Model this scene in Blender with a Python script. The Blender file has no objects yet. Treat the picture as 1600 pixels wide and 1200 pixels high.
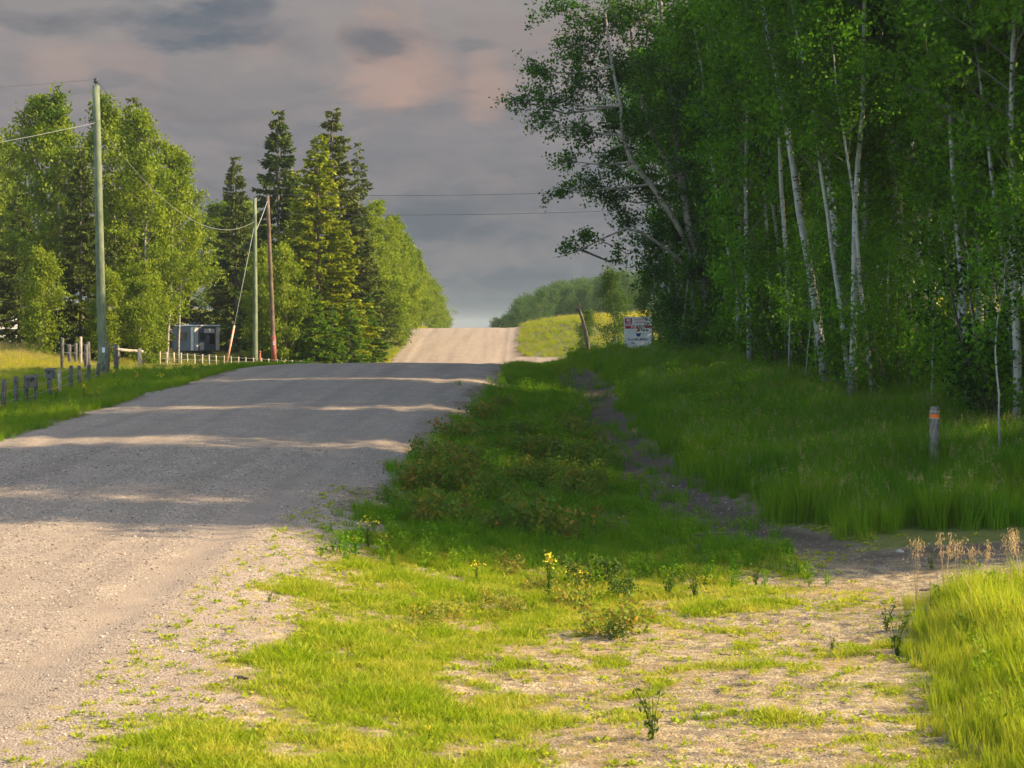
import bpy, math, random
import numpy as np
from mathutils import Vector, Matrix, Euler

# ------------------------------------------------------------------ camera, world, sun, exposure
scene = bpy.context.scene
C = scene.collection
F = 2900.0            # focal length in photograph pixels (1600 wide)
HZ = 520.0            # row of the eye level in the photograph
camd = bpy.data.cameras.new('camera'); cam = bpy.data.objects.new('camera', camd); C.objects.link(cam)
cam.location = (0, 0, 0); cam.rotation_euler = (math.radians(90), 0, 0)
camd.sensor_width = 36; camd.lens = 36 * F / 1600
camd.shift_y = -(600 - HZ) / 1600
camd.clip_start = 0.3; camd.clip_end = 6000
camd.dof.use_dof = True; camd.dof.focus_distance = 60; camd.dof.aperture_fstop = 9
scene.camera = cam

SUN_AZ = math.radians(-4)      # beyond the X axis, away from the viewer
SUN_EL = math.radians(31)
to_sun = Vector((math.cos(SUN_EL) * math.cos(SUN_AZ), math.cos(SUN_EL) * math.sin(SUN_AZ), math.sin(SUN_EL)))
sd = bpy.data.lights.new('sun', 'SUN'); sd.energy = 4.7; sd.angle = math.radians(0.5); sd.color = (1, .79, .50)
so = bpy.data.objects.new('sun', sd); C.objects.link(so)
so.rotation_euler = to_sun.to_track_quat('Z', 'Y').to_euler(); so.location = (60, 20, 60)

scene.view_settings.view_transform = 'Standard'
scene.view_settings.look = 'None'
scene.view_settings.gamma = 1
scene.view_settings.use_curve_mapping = False
scene.view_settings.exposure = 1.12
scene.render.engine = 'CYCLES'
scene.cycles.max_bounces = 6; scene.cycles.diffuse_bounces = 3; scene.cycles.glossy_bounces = 2
scene.cycles.transmission_bounces = 3; scene.cycles.volume_bounces = 1; scene.cycles.transparent_max_bounces = 4
scene.cycles.use_denoising = True
scene.cycles.sample_clamp_indirect = 4


class NT:
    """small helper for node trees"""
    def __init__(s, tree): s.t = tree; s.n = tree.nodes; s.l = tree.links
    def new(s, typ, **kw):
        n = s.n.new(typ)
        for k, v in kw.items():
            if k.startswith('i_'):
                n.inputs[k[2:].replace('_', ' ')].default_value = v
            else: setattr(n, k, v)
        return n
    def link(s, a, b): s.l.new(a, b)
    def _set(s, sock, v):
        if hasattr(v, 'links'): s.l.new(v, sock)
        elif v is not None: sock.default_value = v
    def math(s, op, a, b=None, c=None, clamp=False):
        n = s.n.new('ShaderNodeMath'); n.operation = op; n.use_clamp = clamp
        s._set(n.inputs[0], a); s._set(n.inputs[1], b)
        if c is not None: s._set(n.inputs[2], c)
        return n.outputs[0]
    def vmath(s, op, a, b=None):
        n = s.n.new('ShaderNodeVectorMath'); n.operation = op
        s._set(n.inputs[0], a)
        if b is not None: s._set(n.inputs[1], b)
        return n.outputs['Value'] if op in ('LENGTH', 'DOT_PRODUCT', 'DISTANCE') else n.outputs[0]
    def mix(s, f, a, b, blend='MIX'):
        n = s.n.new('ShaderNodeMix'); n.data_type = 'RGBA'; n.blend_type = blend
        s._set(n.inputs[0], f)
        for i, v in ((6, a), (7, b)):
            if isinstance(v, tuple) and len(v) == 3: v = (*v, 1)
            s._set(n.inputs[i], v)
        return n.outputs[2]
    def noise(s, vec, scale, detail=3, rough=.55, dist=0):
        n = s.n.new('ShaderNodeTexNoise'); n.inputs['Scale'].default_value = scale
        n.inputs['Detail'].default_value = detail; n.inputs['Roughness'].default_value = rough
        n.inputs['Distortion'].default_value = dist
        if vec is not None: s.link(vec, n.inputs['Vector'])
        return n.outputs
    def ramp(s, f, stops, interp='LINEAR'):
        n = s.n.new('ShaderNodeValToRGB'); n.color_ramp.interpolation = interp
        e = n.color_ramp.elements
        while len(e) < len(stops): e.new(.5)
        for i, (p, c) in enumerate(stops):
            e[i].position = p
            e[i].color = (*c, 1) if isinstance(c, tuple) else (c, c, c, 1)
        s._set(n.inputs[0], f)
        return n.outputs[0]
    def mapr(s, v, a, b, c=0., d=1., smooth=True):
        n = s.n.new('ShaderNodeMapRange'); n.interpolation_type = 'SMOOTHSTEP' if smooth else 'LINEAR'
        s._set(n.inputs[0], v)
        for i, q in zip((1, 2, 3, 4), (a, b, c, d)): n.inputs[i].default_value = q
        return n.outputs[0]
    def mapping(s, vec, scale=(1, 1, 1), loc=(0, 0, 0)):
        n = s.n.new('ShaderNodeMapping'); n.inputs['Scale'].default_value = scale; n.inputs['Location'].default_value = loc
        s.link(vec, n.inputs['Vector']); return n.outputs[0]


# world: evening sky, a grey rain cloud bank ahead, broken cloud elsewhere
world = bpy.data.worlds.new('World'); scene.world = world; world.use_nodes = True
w = NT(world.node_tree); w.n.clear()
sky = w.new('ShaderNodeTexSky', sky_type='NISHITA', sun_disc=False)
sky.sun_elevation = SUN_EL
sky.sun_rotation = math.atan2(to_sun.x, to_sun.y)
sky.air_density = 1.2; sky.dust_density = 1.5
tc = w.new('ShaderNodeTexCoord')
vdir = w.vmath('NORMALIZE', tc.outputs['Generated'])
sep = w.new('ShaderNodeSeparateXYZ'); w.link(vdir, sep.inputs[0])
el = sep.outputs['Z']
warp = w.noise(w.mapping(vdir, (9, 9, 16)), 1.0, 4, .55)
warpv = w.vmath('SCALE', w.vmath('SUBTRACT', warp['Color'], (.5, .5, .5)))
warpv.node.inputs['Scale'].default_value = .045
vw = w.vmath('ADD', vdir, warpv)
base = w.ramp(w.math('MULTIPLY', el, 4.0), [(0.0, (.125, .142, .160)), (.10, (.098, .122, .150)), (.24, (.128, .146, .172)),
       (.40, (.205, .202, .218)), (.56, (.250, .232, .236)), (.72, (.262, .252, .252)), (1.0, (.285, .285, .30))])
n1 = w.noise(w.mapping(vw, (5, 5, 17), (3.1, 1.7, .4)), 1.0, 5, .5)['Fac']
peach_f = w.math('MULTIPLY', w.mapr(n1, .50, .72, 0, .55), w.mapr(el, .055, .10))
col = w.mix(peach_f, base, (.34, .25, .225))
n2 = w.noise(w.mapping(vw, (4, 4, 26), (7.7, 2.3, 5.4)), 1.0, 5, .5)['Fac']
dark_f = w.math('MULTIPLY', w.mapr(n2, .56, .70, 0, .55), w.mapr(el, .07, .13))
col = w.mix(dark_f, col, (.115, .132, .160))
fine = w.math('MULTIPLY', w.math('SUBTRACT', w.noise(w.mapping(vdir, (26, 26, 60)), 1.0, 6, .62)['Fac'], .5), 1.9)
def blob(col, px, py, rx, ry, rgb, amt, inner=.35):
    d = Vector(((px - 800) / F, 1, (HZ - py) / F)).normalized()
    v = w.vmath('SUBTRACT', vw, tuple(d))
    v = w.vmath('MULTIPLY', v, (F / rx, F / rx * .3, F / ry))
    f = w.mapr(w.math('ADD', w.vmath('LENGTH', v), fine), inner, 1.3, amt, 0)
    return w.mix(f, col, rgb)
col = blob(col, 610, 95, 80, 95, (.44, .29, .235), .7)
col = blob(col, 590, 135, 60, 40, (.46, .31, .25), .6)
col = blob(col, 760, 130, 40, 60, (.42, .29, .24), .65)
col = blob(col, 95, 95, 60, 45, (.40, .29, .25), .65)
col = blob(col, 195, 110, 45, 60, (.34, .25, .23), .5)
col = blob(col, 390, 70, 70, 25, (.32, .245, .23), .6)
col = blob(col, 310, 48, 110, 36, (.098, .128, .165), .95, .5)
col = blob(col, 370, 18, 50, 28, (.105, .130, .165), .8, .5)
col = blob(col, 590, 58, 60, 26, (.120, .138, .165), .8)
col = blob(col, 60, 25, 120, 22, (.125, .140, .165), .8)
col = blob(col, 450, 60, 40, 30, (.16, .165, .19), .55)
col = blob(col, 735, 62, 40, 14, (.15, .16, .185), .6)
mot = w.noise(w.mapping(vw, (12, 12, 38), (2.2, 5.1, 8.8)), 1.0, 6, .6)['Fac']
col = w.mix(w.mapr(mot, .36, .66, 0, .45), col, (.34, .295, .285))
mot2 = w.noise(w.mapping(vw, (10, 10, 44), (6.2, 1.1, 3.8)), 1.0, 6, .6)['Fac']
col = w.mix(w.math('MULTIPLY', w.mapr(mot2, .52, .70, 0, .5), w.mapr(el, .02, .07)), col, (.15, .165, .192))
cov_n = w.noise(w.mapping(vw, (2.2, 2.2, 4)), 1.0, 4, .5)['Fac']
cov = w.math('ADD', w.math('MULTIPLY', sep.outputs['Y'], .75), w.math('MULTIPLY', cov_n, 1.3))
cov = w.mapr(cov, .62, 1.12, 0.05, 1.0)
b1 = w.new('ShaderNodeBackground'); b1.inputs['Strength'].default_value = .15; w.link(sky.outputs[0], b1.inputs[0])
b2 = w.new('ShaderNodeBackground'); b2.inputs['Strength'].default_value = .50; w.link(col, b2.inputs[0])
ms = w.new('ShaderNodeMixShader'); w.link(cov, ms.inputs[0]); w.link(b1.outputs[0], ms.inputs[1]); w.link(b2.outputs[0], ms.inputs[2])
wo = w.new('ShaderNodeOutputWorld'); w.link(ms.outputs[0], wo.inputs[0])

# ------------------------------------------------------------------ noise and terrain heights
def vnoise(x, y, scale, seed=0):
    x = np.asarray(x, float) / scale; y = np.asarray(y, float) / scale
    xi = np.floor(x).astype(np.int64); yi = np.floor(y).astype(np.int64)
    fx = x - xi; fy = y - yi; fx = fx * fx * (3 - 2 * fx); fy = fy * fy * (3 - 2 * fy)
    def h(a, b):
        n = (a * 374761393 + b * 668265263 + seed * 1442695041) & 0xFFFFFFFF
        n = ((n ^ (n >> 13)) * 1274126177) & 0xFFFFFFFF
        return ((n ^ (n >> 16)) & 0xFFFF) / 65535.0
    return (h(xi, yi) * (1 - fx) + h(xi + 1, yi) * fx) * (1 - fy) + (h(xi, yi + 1) * (1 - fx) + h(xi + 1, yi + 1) * fx) * fy
def fbm(x, y, scale, seed=0, o=3):
    r = 0; a = 1; t = 0
    for i in range(o):
        r = r + a * vnoise(x, y, scale / 2 ** i, seed + i * 17); t += a; a *= .55
    return r / t
def sst(a, b, x):
    t = np.clip((np.asarray(x, float) - a) / (b - a), 0, 1); return t * t * (3 - 2 * t)

XC_D = [-30, 5, 14.5, 25, 35, 47, 59, 90, 121, 155, 250, 2000]
XC_X = [-7.6, -7.4, -7.15, -6.8, -5.9, -5.05, -4.35, -4.0, -3.75, -3.5, -2.8, 10]
def xc(D):
    D = np.asarray(D, float)
    return sum(np.interp(D + k, XC_D, XC_X) for k in (-6, -3, 0, 3, 6)) / 5
RW = 3.75
KN = {
 -30: [(-60,-3.4),(-6,-3.1),(0,-3.0),(7,-3.1),(20,-2.8),(60,-2.5)],
 4: [(-30,-3.2),(-6,-3.1),(0,-3.05),(4,-3.1),(7,-3.2),(12,-3.0),(20,-2.8)],
 14.5: [(-30,-3.2),(-6,-3.05),(-3.75,-2.98),(0,-2.9),(3.75,-2.98),(7,-3.13),(10,-3.1),(13,-3.0),(19,-2.8),(40,-2.5)],
 20: [(-30,-3.1),(-6,-2.95),(-3.75,-2.82),(0,-2.75),(3.75,-2.82),(5,-3.0),(7,-3.22),(9,-3.22),(12,-3.08),(14,-3.0),(20,-2.7),(40,-2.3)],
 25: [(-30,-2.9),(-7,-2.85),(-3.75,-2.63),(0,-2.55),(3.75,-2.63),(5,-2.85),(7,-3.15),(8.5,-3.25),(11.5,-3.1),(14,-2.98),(17,-2.75),(20,-2.5),(40,-2.2)],
 30: [(-30,-2.6),(-6,-2.6),(-3.75,-2.36),(0,-2.3),(3.75,-2.36),(5,-2.6),(6.5,-2.95),(8.3,-2.98),(10.5,-2.75),(14.2,-2.5),(20,-2.2),(40,-2)],
 35: [(-30,-2.2),(-6,-2.35),(-3.75,-2.1),(0,-2.03),(3.75,-2.1),(6.4,-2.62),(8,-2.62),(10,-2.4),(14,-2.1),(20,-1.85),(40,-1.7)],
 47: [(-30,-1.55),(-8,-1.8),(-6,-1.7),(-3.75,-1.5),(0,-1.42),(3.75,-1.48),(6,-1.9),(7.5,-1.9),(9,-1.75),(12.5,-1.55),(20,-1.3),(40,-1.2)],
 59: [(-30,-1.1),(-9,-1.37),(-6,-1.28),(-3.75,-1.03),(0,-.98),(3.75,-1.03),(5.5,-1.3),(7.3,-1.1),(9.3,-.9),(12.3,-.8),(20,-.7),(40,-.6)],
 75: [(-40,-.7),(-16,-1.25),(-12,-1.5),(-8,-1.55),(-3.75,-1.25),(0,-1.2),(3.75,-1.25),(5.5,-1.4),(7.3,-1.05),(9,-.9),(12,-.8),(20,-.6)],
 90: [(-60,0),(-40,-.4),(-24,-.7),(-17,-1.4),(-13,-1.65),(-8,-1.75),(-3.75,-1.8),(0,-1.75),(3.75,-1.8),(7,-1.55),(9,-1.2),(14,-.9),(25,-.5)],
 105: [(-60,0),(-25,-1.3),(-13,-1.95),(-8,-2.0),(-3.75,-2.2),(0,-2.15),(3.75,-2.2),(8,-1.9),(12,-1.5),(25,-.8)],
 121: [(-60,-1),(-30,-1.7),(-8,-1.95),(-4,-1.95),(0,-1.9),(3.75,-1.92),(10,-1.85),(20,-1.3),(40,-.5)],
 127: [(-60,-.8),(-30,-1.7),(-8,-1.6),(-3.75,-1.45),(0,-1.4),(3.75,-1.45),(6,-1.1),(9,-.6),(13,-.3),(30,.3)],
 140: [(-60,-.6),(-30,-1.1),(-20,-1.1),(-12,-.8),(-7,-.6),(-3.75,-.45),(0,-.4),(3.75,-.4),(5.5,.1),(8,.8),(12,1.1),(30,1.8)],
 155: [(-60,1),(-30,.8),(-20,.8),(-12,.4),(-3.75,.42),(0,.45),(3.75,.45),(5.7,.95),(8,1.2),(11,1.42),(15,1.6),(30,2.8)],
 170: [(-60,2.2),(-30,2.1),(-20,2.0),(-12,.9),(-4,.2),(3.75,.3),(8,1.1),(11,1.3),(30,2.6)],
 200: [(-60,1),(-30,.5),(-10,-2.3),(4,-2.3),(10,-1),(30,.5)],
 260: [(-60,-3),(-10,-4.5),(3,-4.5),(8,-3.0),(12,-1.2),(17,.5),(40,3)],
 330: [(-60,-5),(0,-5.5),(15,-3),(40,1)],
 600: [(-60,-8),(60,-6)],
 2000: [(-60,-12),(60,-12)]}
_of = np.arange(-60, 60.01, .25)
_df = np.arange(-30, 340, .5)
_kd = sorted(KN)
_kz = np.array([np.interp(_of, [p[0] for p in KN[d]], [p[1] for p in KN[d]]) for d in _kd])
_Z = np.array([np.interp(_df, _kd, _kz[:, j]) for j in range(len(_of))]).T
def _gs(A, s, ax):
    k = np.exp(-.5 * (np.arange(-3 * s, 3 * s + 1) / s) ** 2); k /= k.sum()
    p = [(0, 0), (0, 0)]; p[ax] = (3 * s, 3 * s)
    return np.apply_along_axis(lambda v: np.convolve(v, k, 'valid'), ax, np.pad(A, p, 'edge'))
_Z = _gs(_gs(_Z, 4, 0), 1, 1)
_farz = lambda Y: np.interp(Y, [339, 600, 2000], [-4.5, -8, -12])
def hgt(X, Y):
    X = np.asarray(X, float); Y = np.asarray(Y, float)
    o = np.clip(X - xc(Y), -59.9, 59.9)
    fi = (o + 60) / .25; fj = (np.clip(Y, -30, 339) + 30) / .5
    i = np.minimum(fi.astype(int), len(_of) - 2); j = np.minimum(fj.astype(int), len(_df) - 2)
    fi = fi - i; fj = fj - j
    z = (_Z[j, i] * (1 - fi) + _Z[j, i + 1] * fi) * (1 - fj) + (_Z[j + 1, i] * (1 - fi) + _Z[j + 1, i + 1] * fi) * fj
    z = np.where(Y > 339, z + (_farz(Y) + 4.5), z)
    o = X - xc(Y)
    off = sst(RW - .2, RW + 1.2, np.abs(o))
    z = z + off * ((fbm(X, Y, 2.3, 5) - .5) * .16 + (fbm(X, Y, .5, 9, 2) - .5) * .035)
    z = z + (1 - off) * ((fbm(X * .25, Y, 1.7, 11, 2) - .5) * .05 + (vnoise(X * .3, Y, .28, 4) - .5) * .016 + (vnoise(X, Y, .35, 3) - .5) * .016
                         - .022 * np.exp(-((np.abs(o) - 2.9) / .3) ** 2) + .02 * np.exp(-((np.abs(o) - 3.35) / .16) ** 2) * (.3 + vnoise(X, Y, .9, 8)))
    z = z - .05 * path_m(X, Y)
    return z
PATH = [(20, 5.6), (23.5, 5.2), (25.6, 4.6), (28.5, 3.4), (32.5, 2.65), (39, 2.3), (47, 2.2), (60, 1.9), (70, 1.6), (82, 1.4)]
def pathx(Y): return np.interp(Y, [p[0] for p in PATH], [p[1] for p in PATH])
def path_m(X, Y):
    X = np.asarray(X, float); Y = np.asarray(Y, float)
    m = (1 - sst(.35, 1.15, np.abs(X - pathx(Y) + (vnoise(X, Y, 1.5, 21) - .5) * .5))) * sst(24, 27, Y) * (1 - sst(75, 80, Y))
    # the approach that leaves to the right in front of the wood
    yc = 24.3 + (X - 5) * .06
    m2 = (1 - sst(1.0, 1.7, np.abs(Y - yc + (vnoise(X, Y, 1.2, 22) - .5) * .6))) * sst(3.2, 5.0, X)
    return np.maximum(m, m2)
def at(px, py, D):
    return ((px - 800) / F * D, D, (HZ - py) / F * D)
def gz(x, y): return float(hgt(np.array([x]), np.array([y]))[0])

def grass_m(X, Y):
    """how much living grass covers the ground, 0..1"""
    X = np.asarray(X, float); Y = np.asarray(Y, float)
    o = X - xc(Y)
    n = fbm(X, Y, 1.3, 31, 3); n2 = fbm(X, Y, .45, 37, 2)
    right = sst(RW + .1, RW + 1.5, o + (n - .5) * 1.8)
    left = sst(RW + .05, RW + .55, -o + (n - .5) * .5)
    fg = 1 - sst(23, 26, Y)
    # foreground: patchy, a lush strip beside the road, bare dirt to the right of it
    lush = np.exp(-((X + 1.2) / 1.7) ** 2) + .5 * np.exp(-((X + 3.1) / .9) ** 2) * (1 - sst(14.5, 18, Y))
    lush = np.maximum(lush, .8 * np.exp(-((Y - 22.5) / 1.8) ** 2) * sst(-4.2, -2.5, X) * (1 - sst(1.6, 3.0, X)))
    n3 = fbm(X, Y, .22, 39, 2)
    fgd = sst(.35, .76, n * .30 + n2 * .42 + n3 * .28 + .24 * lush - .03) 
    tallr = sst(0, .5, X - (3.2 + (Y - 13) * .14)) * (1 - sst(21.5, 23, Y))
    fgm = np.maximum(fgd * right, tallr)
    mid = right * (.25 + .75 * sst(.36, .55, n * .6 + n2 * .4 + .08)) 
    tall = sst(.7, 1.3, X - pathx(Y)) * sst(26, 27.2, Y)
    mid = np.maximum(mid, tall)
    r = np.where(o > 0, fgm * fg + mid * (1 - fg), left)
    r = r * (1 - path_m(X, Y) * .93)
    return r * (1 - side_m(X, Y))
def side_m(X, Y):
    """gravel of the two side roads and of the farm drive"""
    X = np.asarray(X, float); Y = np.asarray(Y, float); o = X - xc(Y)
    n = (vnoise(X, Y, 2, 41) - .5) * .8
    r = (1 - sst(2.6, 3.4, np.abs(Y - 118.5 + n))) * sst(2, 3, o)
    flare = np.maximum(0, 5 - (o - 3.5)) * .6
    r = np.maximum(r, (1 - sst(2.6 + 0, 3.4, np.maximum(0, np.abs(Y - 118.5 + n) - np.clip(flare, 0, 3)))) * sst(2, 3, o))
    fl = np.clip(np.maximum(0, 6 + (o + 3.5)) * .9, 0, 6)
    l = (1 - sst(3.0, 3.8, np.maximum(0, np.abs(Y - 151 + n) - fl))) * sst(2, 3, -o)
    d = (1 - sst(1.3, 1.9, np.abs(Y - 65 + n - (o + 4) * .15))) * sst(2, 3, -o) * (1 - sst(9, 11, -o))
    return np.maximum(np.maximum(r, l), d)

# ------------------------------------------------------------------ mesh helpers
def mesh_np(name, V, faces, mats=(), mi=None, attrs=None, smooth=False):
    """faces: list of integer arrays (n, k)"""
    me = bpy.data.meshes.new(name)
    V = np.asarray(V, np.float32)
    me.vertices.add(len(V)); me.vertices.foreach_set('co', V.ravel())
    faces = [np.asarray(f, np.int32) for f in faces if len(f)]
    loops = np.concatenate([f.ravel() for f in faces]); tot = np.concatenate([np.full(len(f), f.shape[1], np.int32) for f in faces])
    start = np.concatenate([[0], np.cumsum(tot)[:-1]]).astype(np.int32)
    me.loops.add(len(loops)); me.loops.foreach_set('vertex_index', loops)
    me.polygons.add(len(tot)); me.polygons.foreach_set('loop_start', start)
    if mi is not None: me.polygons.foreach_set('material_index', np.asarray(mi, np.int32))
    me.polygons.foreach_set('use_smooth', np.full(len(tot), smooth, bool))
    for m in mats: me.materials.append(m)
    for k, (dom, a) in (attrs or {}).items():
        at_ = me.attributes.new(k, 'FLOAT', dom); at_.data.foreach_set('value', np.asarray(a, np.float32))
    me.update(calc_edges=True); me.validate()
    return me

class MB:
    """collects shapes, builds one mesh"""
    def __init__(s): s.V = []; s.Q = []; s.T = []; s.n = 0; s.qm = []; s.tm = []; s.m = 0
    def add(s, V, Q=(), T=()):
        V = np.asarray(V, float)
        if len(Q): s.Q.append(np.asarray(Q) + s.n); s.qm += [s.m] * len(Q)
        if len(T): s.T.append(np.asarray(T) + s.n); s.tm += [s.m] * len(T)
        s.V.append(V); s.n += len(V)
    def tube(s, P, R, k=6, cap=True):
        P = np.asarray(P, float); R = np.broadcast_to(np.asarray(R, float), (len(P),))
        d = np.gradient(P, axis=0); d /= np.linalg.norm(d, axis=1)[:, None] + 1e-9
        ref = np.array([0, 0, 1.]) if abs(d[:, 2]).mean() < .8 else np.array([1., 0, 0])
        u = np.cross(d, ref); u /= np.linalg.norm(u, axis=1)[:, None] + 1e-9
        v = np.cross(d, u)
        a = np.arange(k) / k * 2 * np.pi
        V = (P[:, None] + R[:, None, None] * (u[:, None] * np.cos(a)[None, :, None] + v[:, None] * np.sin(a)[None, :, None])).reshape(-1, 3)
        i = np.arange(len(P) - 1)[:, None] * k; j = np.arange(k)[None]
        Q = np.stack([i + j, i + (j + 1) % k, i + k + (j + 1) % k, i + k + j], -1).reshape(-1, 4)
        n = len(P); T = []
        if cap:
            V = np.vstack([V, P[:1], P[-1:]])
            T = [(n * k, (q + 1) % k, q) for q in range(k)] + [(n * k + 1, (n - 1) * k + q, (n - 1) * k + (q + 1) % k) for q in range(k)]
        s.add(V, Q, T)
    def box(s, c, size, rot=None, bev=0.0):
        c = np.array(c, float); h = np.array(size, float) / 2
        if bev <= 0:
            V = np.array([(x, y, z) for x in (-1, 1) for y in (-1, 1) for z in (-1, 1)], float) * h
            Q = [(0, 1, 3, 2), (4, 6, 7, 5), (0, 4, 5, 1), (2, 3, 7, 6), (0, 2, 6, 4), (1, 5, 7, 3)]
        else:
            import bmesh
            bm = bmesh.new(); bmesh.ops.create_cube(bm, size=1)
            bmesh.ops.scale(bm, vec=h * 2, verts=bm.verts)
            bmesh.ops.bevel(bm, geom=bm.edges[:], offset=bev, segments=2, affect='EDGES', profile=.5)
            bmesh.ops.triangulate(bm, faces=bm.faces[:])
            bm.verts.ensure_lookup_table(); V = np.array([v.co[:] for v in bm.verts]); Tt = [[v.index for v in f.verts] for f in bm.faces]; bm.free()
            if rot is not None: V = V @ np.array(rot.to_matrix()).T
            s.add(V + c, (), Tt); return
        if rot is not None: V = V @ np.array(rot.to_matrix()).T
        s.add(V + c, Q)
    def mesh(s, name, mats, smooth=False, attrs=None):
        return mesh_np(name, np.vstack(s.V), ([np.vstack(s.Q)] if s.Q else []) + ([np.vstack(s.T)] if s.T else []), mats,
                       s.qm + s.tm, attrs, smooth)

def tag(o, label=None, cat=None, group=None, kind=None):
    if label: o['label'] = label
    if cat: o['category'] = cat
    if group: o['group'] = group
    if kind: o['kind'] = kind
    return o
def obj(name, me, parent=None, loc=None):
    o = bpy.data.objects.new(name, me); C.objects.link(o)
    if parent is not None: o.parent = parent
    if loc is not None: o.location = loc
    return o
def thing(name, label, cat, loc=(0, 0, 0), rot=(0, 0, 0), group=None, scale=1.0):
    o = bpy.data.objects.new(name, None); C.objects.link(o); o.empty_display_size = .2
    o.location = loc; o.rotation_euler = rot
    o.scale = (scale,) * 3 if not isinstance(scale, tuple) else scale
    return tag(o, label, cat, group)

# ------------------------------------------------------------------ materials
def mat(name):
    m = bpy.data.materials.new(name); m.use_nodes = True
    t = NT(m.node_tree); t.n.clear()
    out = t.new('ShaderNodeOutputMaterial'); return m, t, out
def principled(t, out, col, rough=.8, bump=None, bstr=.3, bdist=.02, spec=.3, metal=0.):
    p = t.new('ShaderNodeBsdfPrincipled')
    if isinstance(col, tuple): p.inputs['Base Color'].default_value = (*col, 1)
    else: t.link(col, p.inputs['Base Color'])
    t._set(p.inputs['Roughness'], rough); p.inputs['Specular IOR Level'].default_value = spec; p.inputs['Metallic'].default_value = metal
    if bump is not None:
        b = t.new('ShaderNodeBump'); b.inputs['Strength'].default_value = bstr; b.inputs['Distance'].default_value = bdist
        t.link(bump, b.inputs['Height']); t.link(b.outputs[0], p.inputs['Normal'])
    t.link(p.outputs[0], out.inputs[0]); return p
def plain(name, rgb, rough=.7, var=.25, scale=6., spec=.3, metal=0., obj_coords=True):
    m, t, out = mat(name)
    tc = t.new('ShaderNodeTexCoord')
    n = t.noise(tc.outputs['Object'], scale, 4, .6)
    f = t.mapr(n['Fac'], .3, .7)
    c = t.mix(f, tuple(v * (1 - var) for v in rgb), tuple(min(1, v * (1 + var)) for v in rgb))
    principled(t, out, c, rough, n['Fac'], .25, .01, spec, metal); return m
def foliage(name, c1, c2, c3=None, trans=.35, inst=False, rough=.55, tcol=(1.1, 1.15, .55)):
    """leaf material: c1..c2 by leaf, c3 by individual plant"""
    m, t, out = mat(name)
    a = t.new('ShaderNodeAttribute', attribute_name='rnd')
    oi = t.new('ShaderNodeObjectInfo')
    if inst:
        ti = t.new('ShaderNodeAttribute', attribute_name='tint', attribute_type='INSTANCER')
        f3 = ti.outputs['Fac']
    else: f3 = oi.outputs['Random']
    c = t.mix(a.outputs['Fac'], c1, c2)
    if c3: c = t.mix(t.math('MULTIPLY', f3, .9 if inst else .6), c, c3)
    p = t.new('ShaderNodeBsdfPrincipled'); p.inputs['Roughness'].default_value = rough; p.inputs['Specular IOR Level'].default_value = .12
    t.link(c, p.inputs['Base Color'])
    tr = t.new('ShaderNodeBsdfTranslucent')
    t.link(t.mix(1.0, c, tcol, 'MULTIPLY'), tr.inputs[0])
    mx = t.new('ShaderNodeMixShader'); mx.inputs[0].default_value = trans
    t.link(p.outputs[0], mx.inputs[1]); t.link(tr.outputs[0], mx.inputs[2]); t.link(mx.outputs[0], out.inputs[0])
    return m

M = {}
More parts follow.
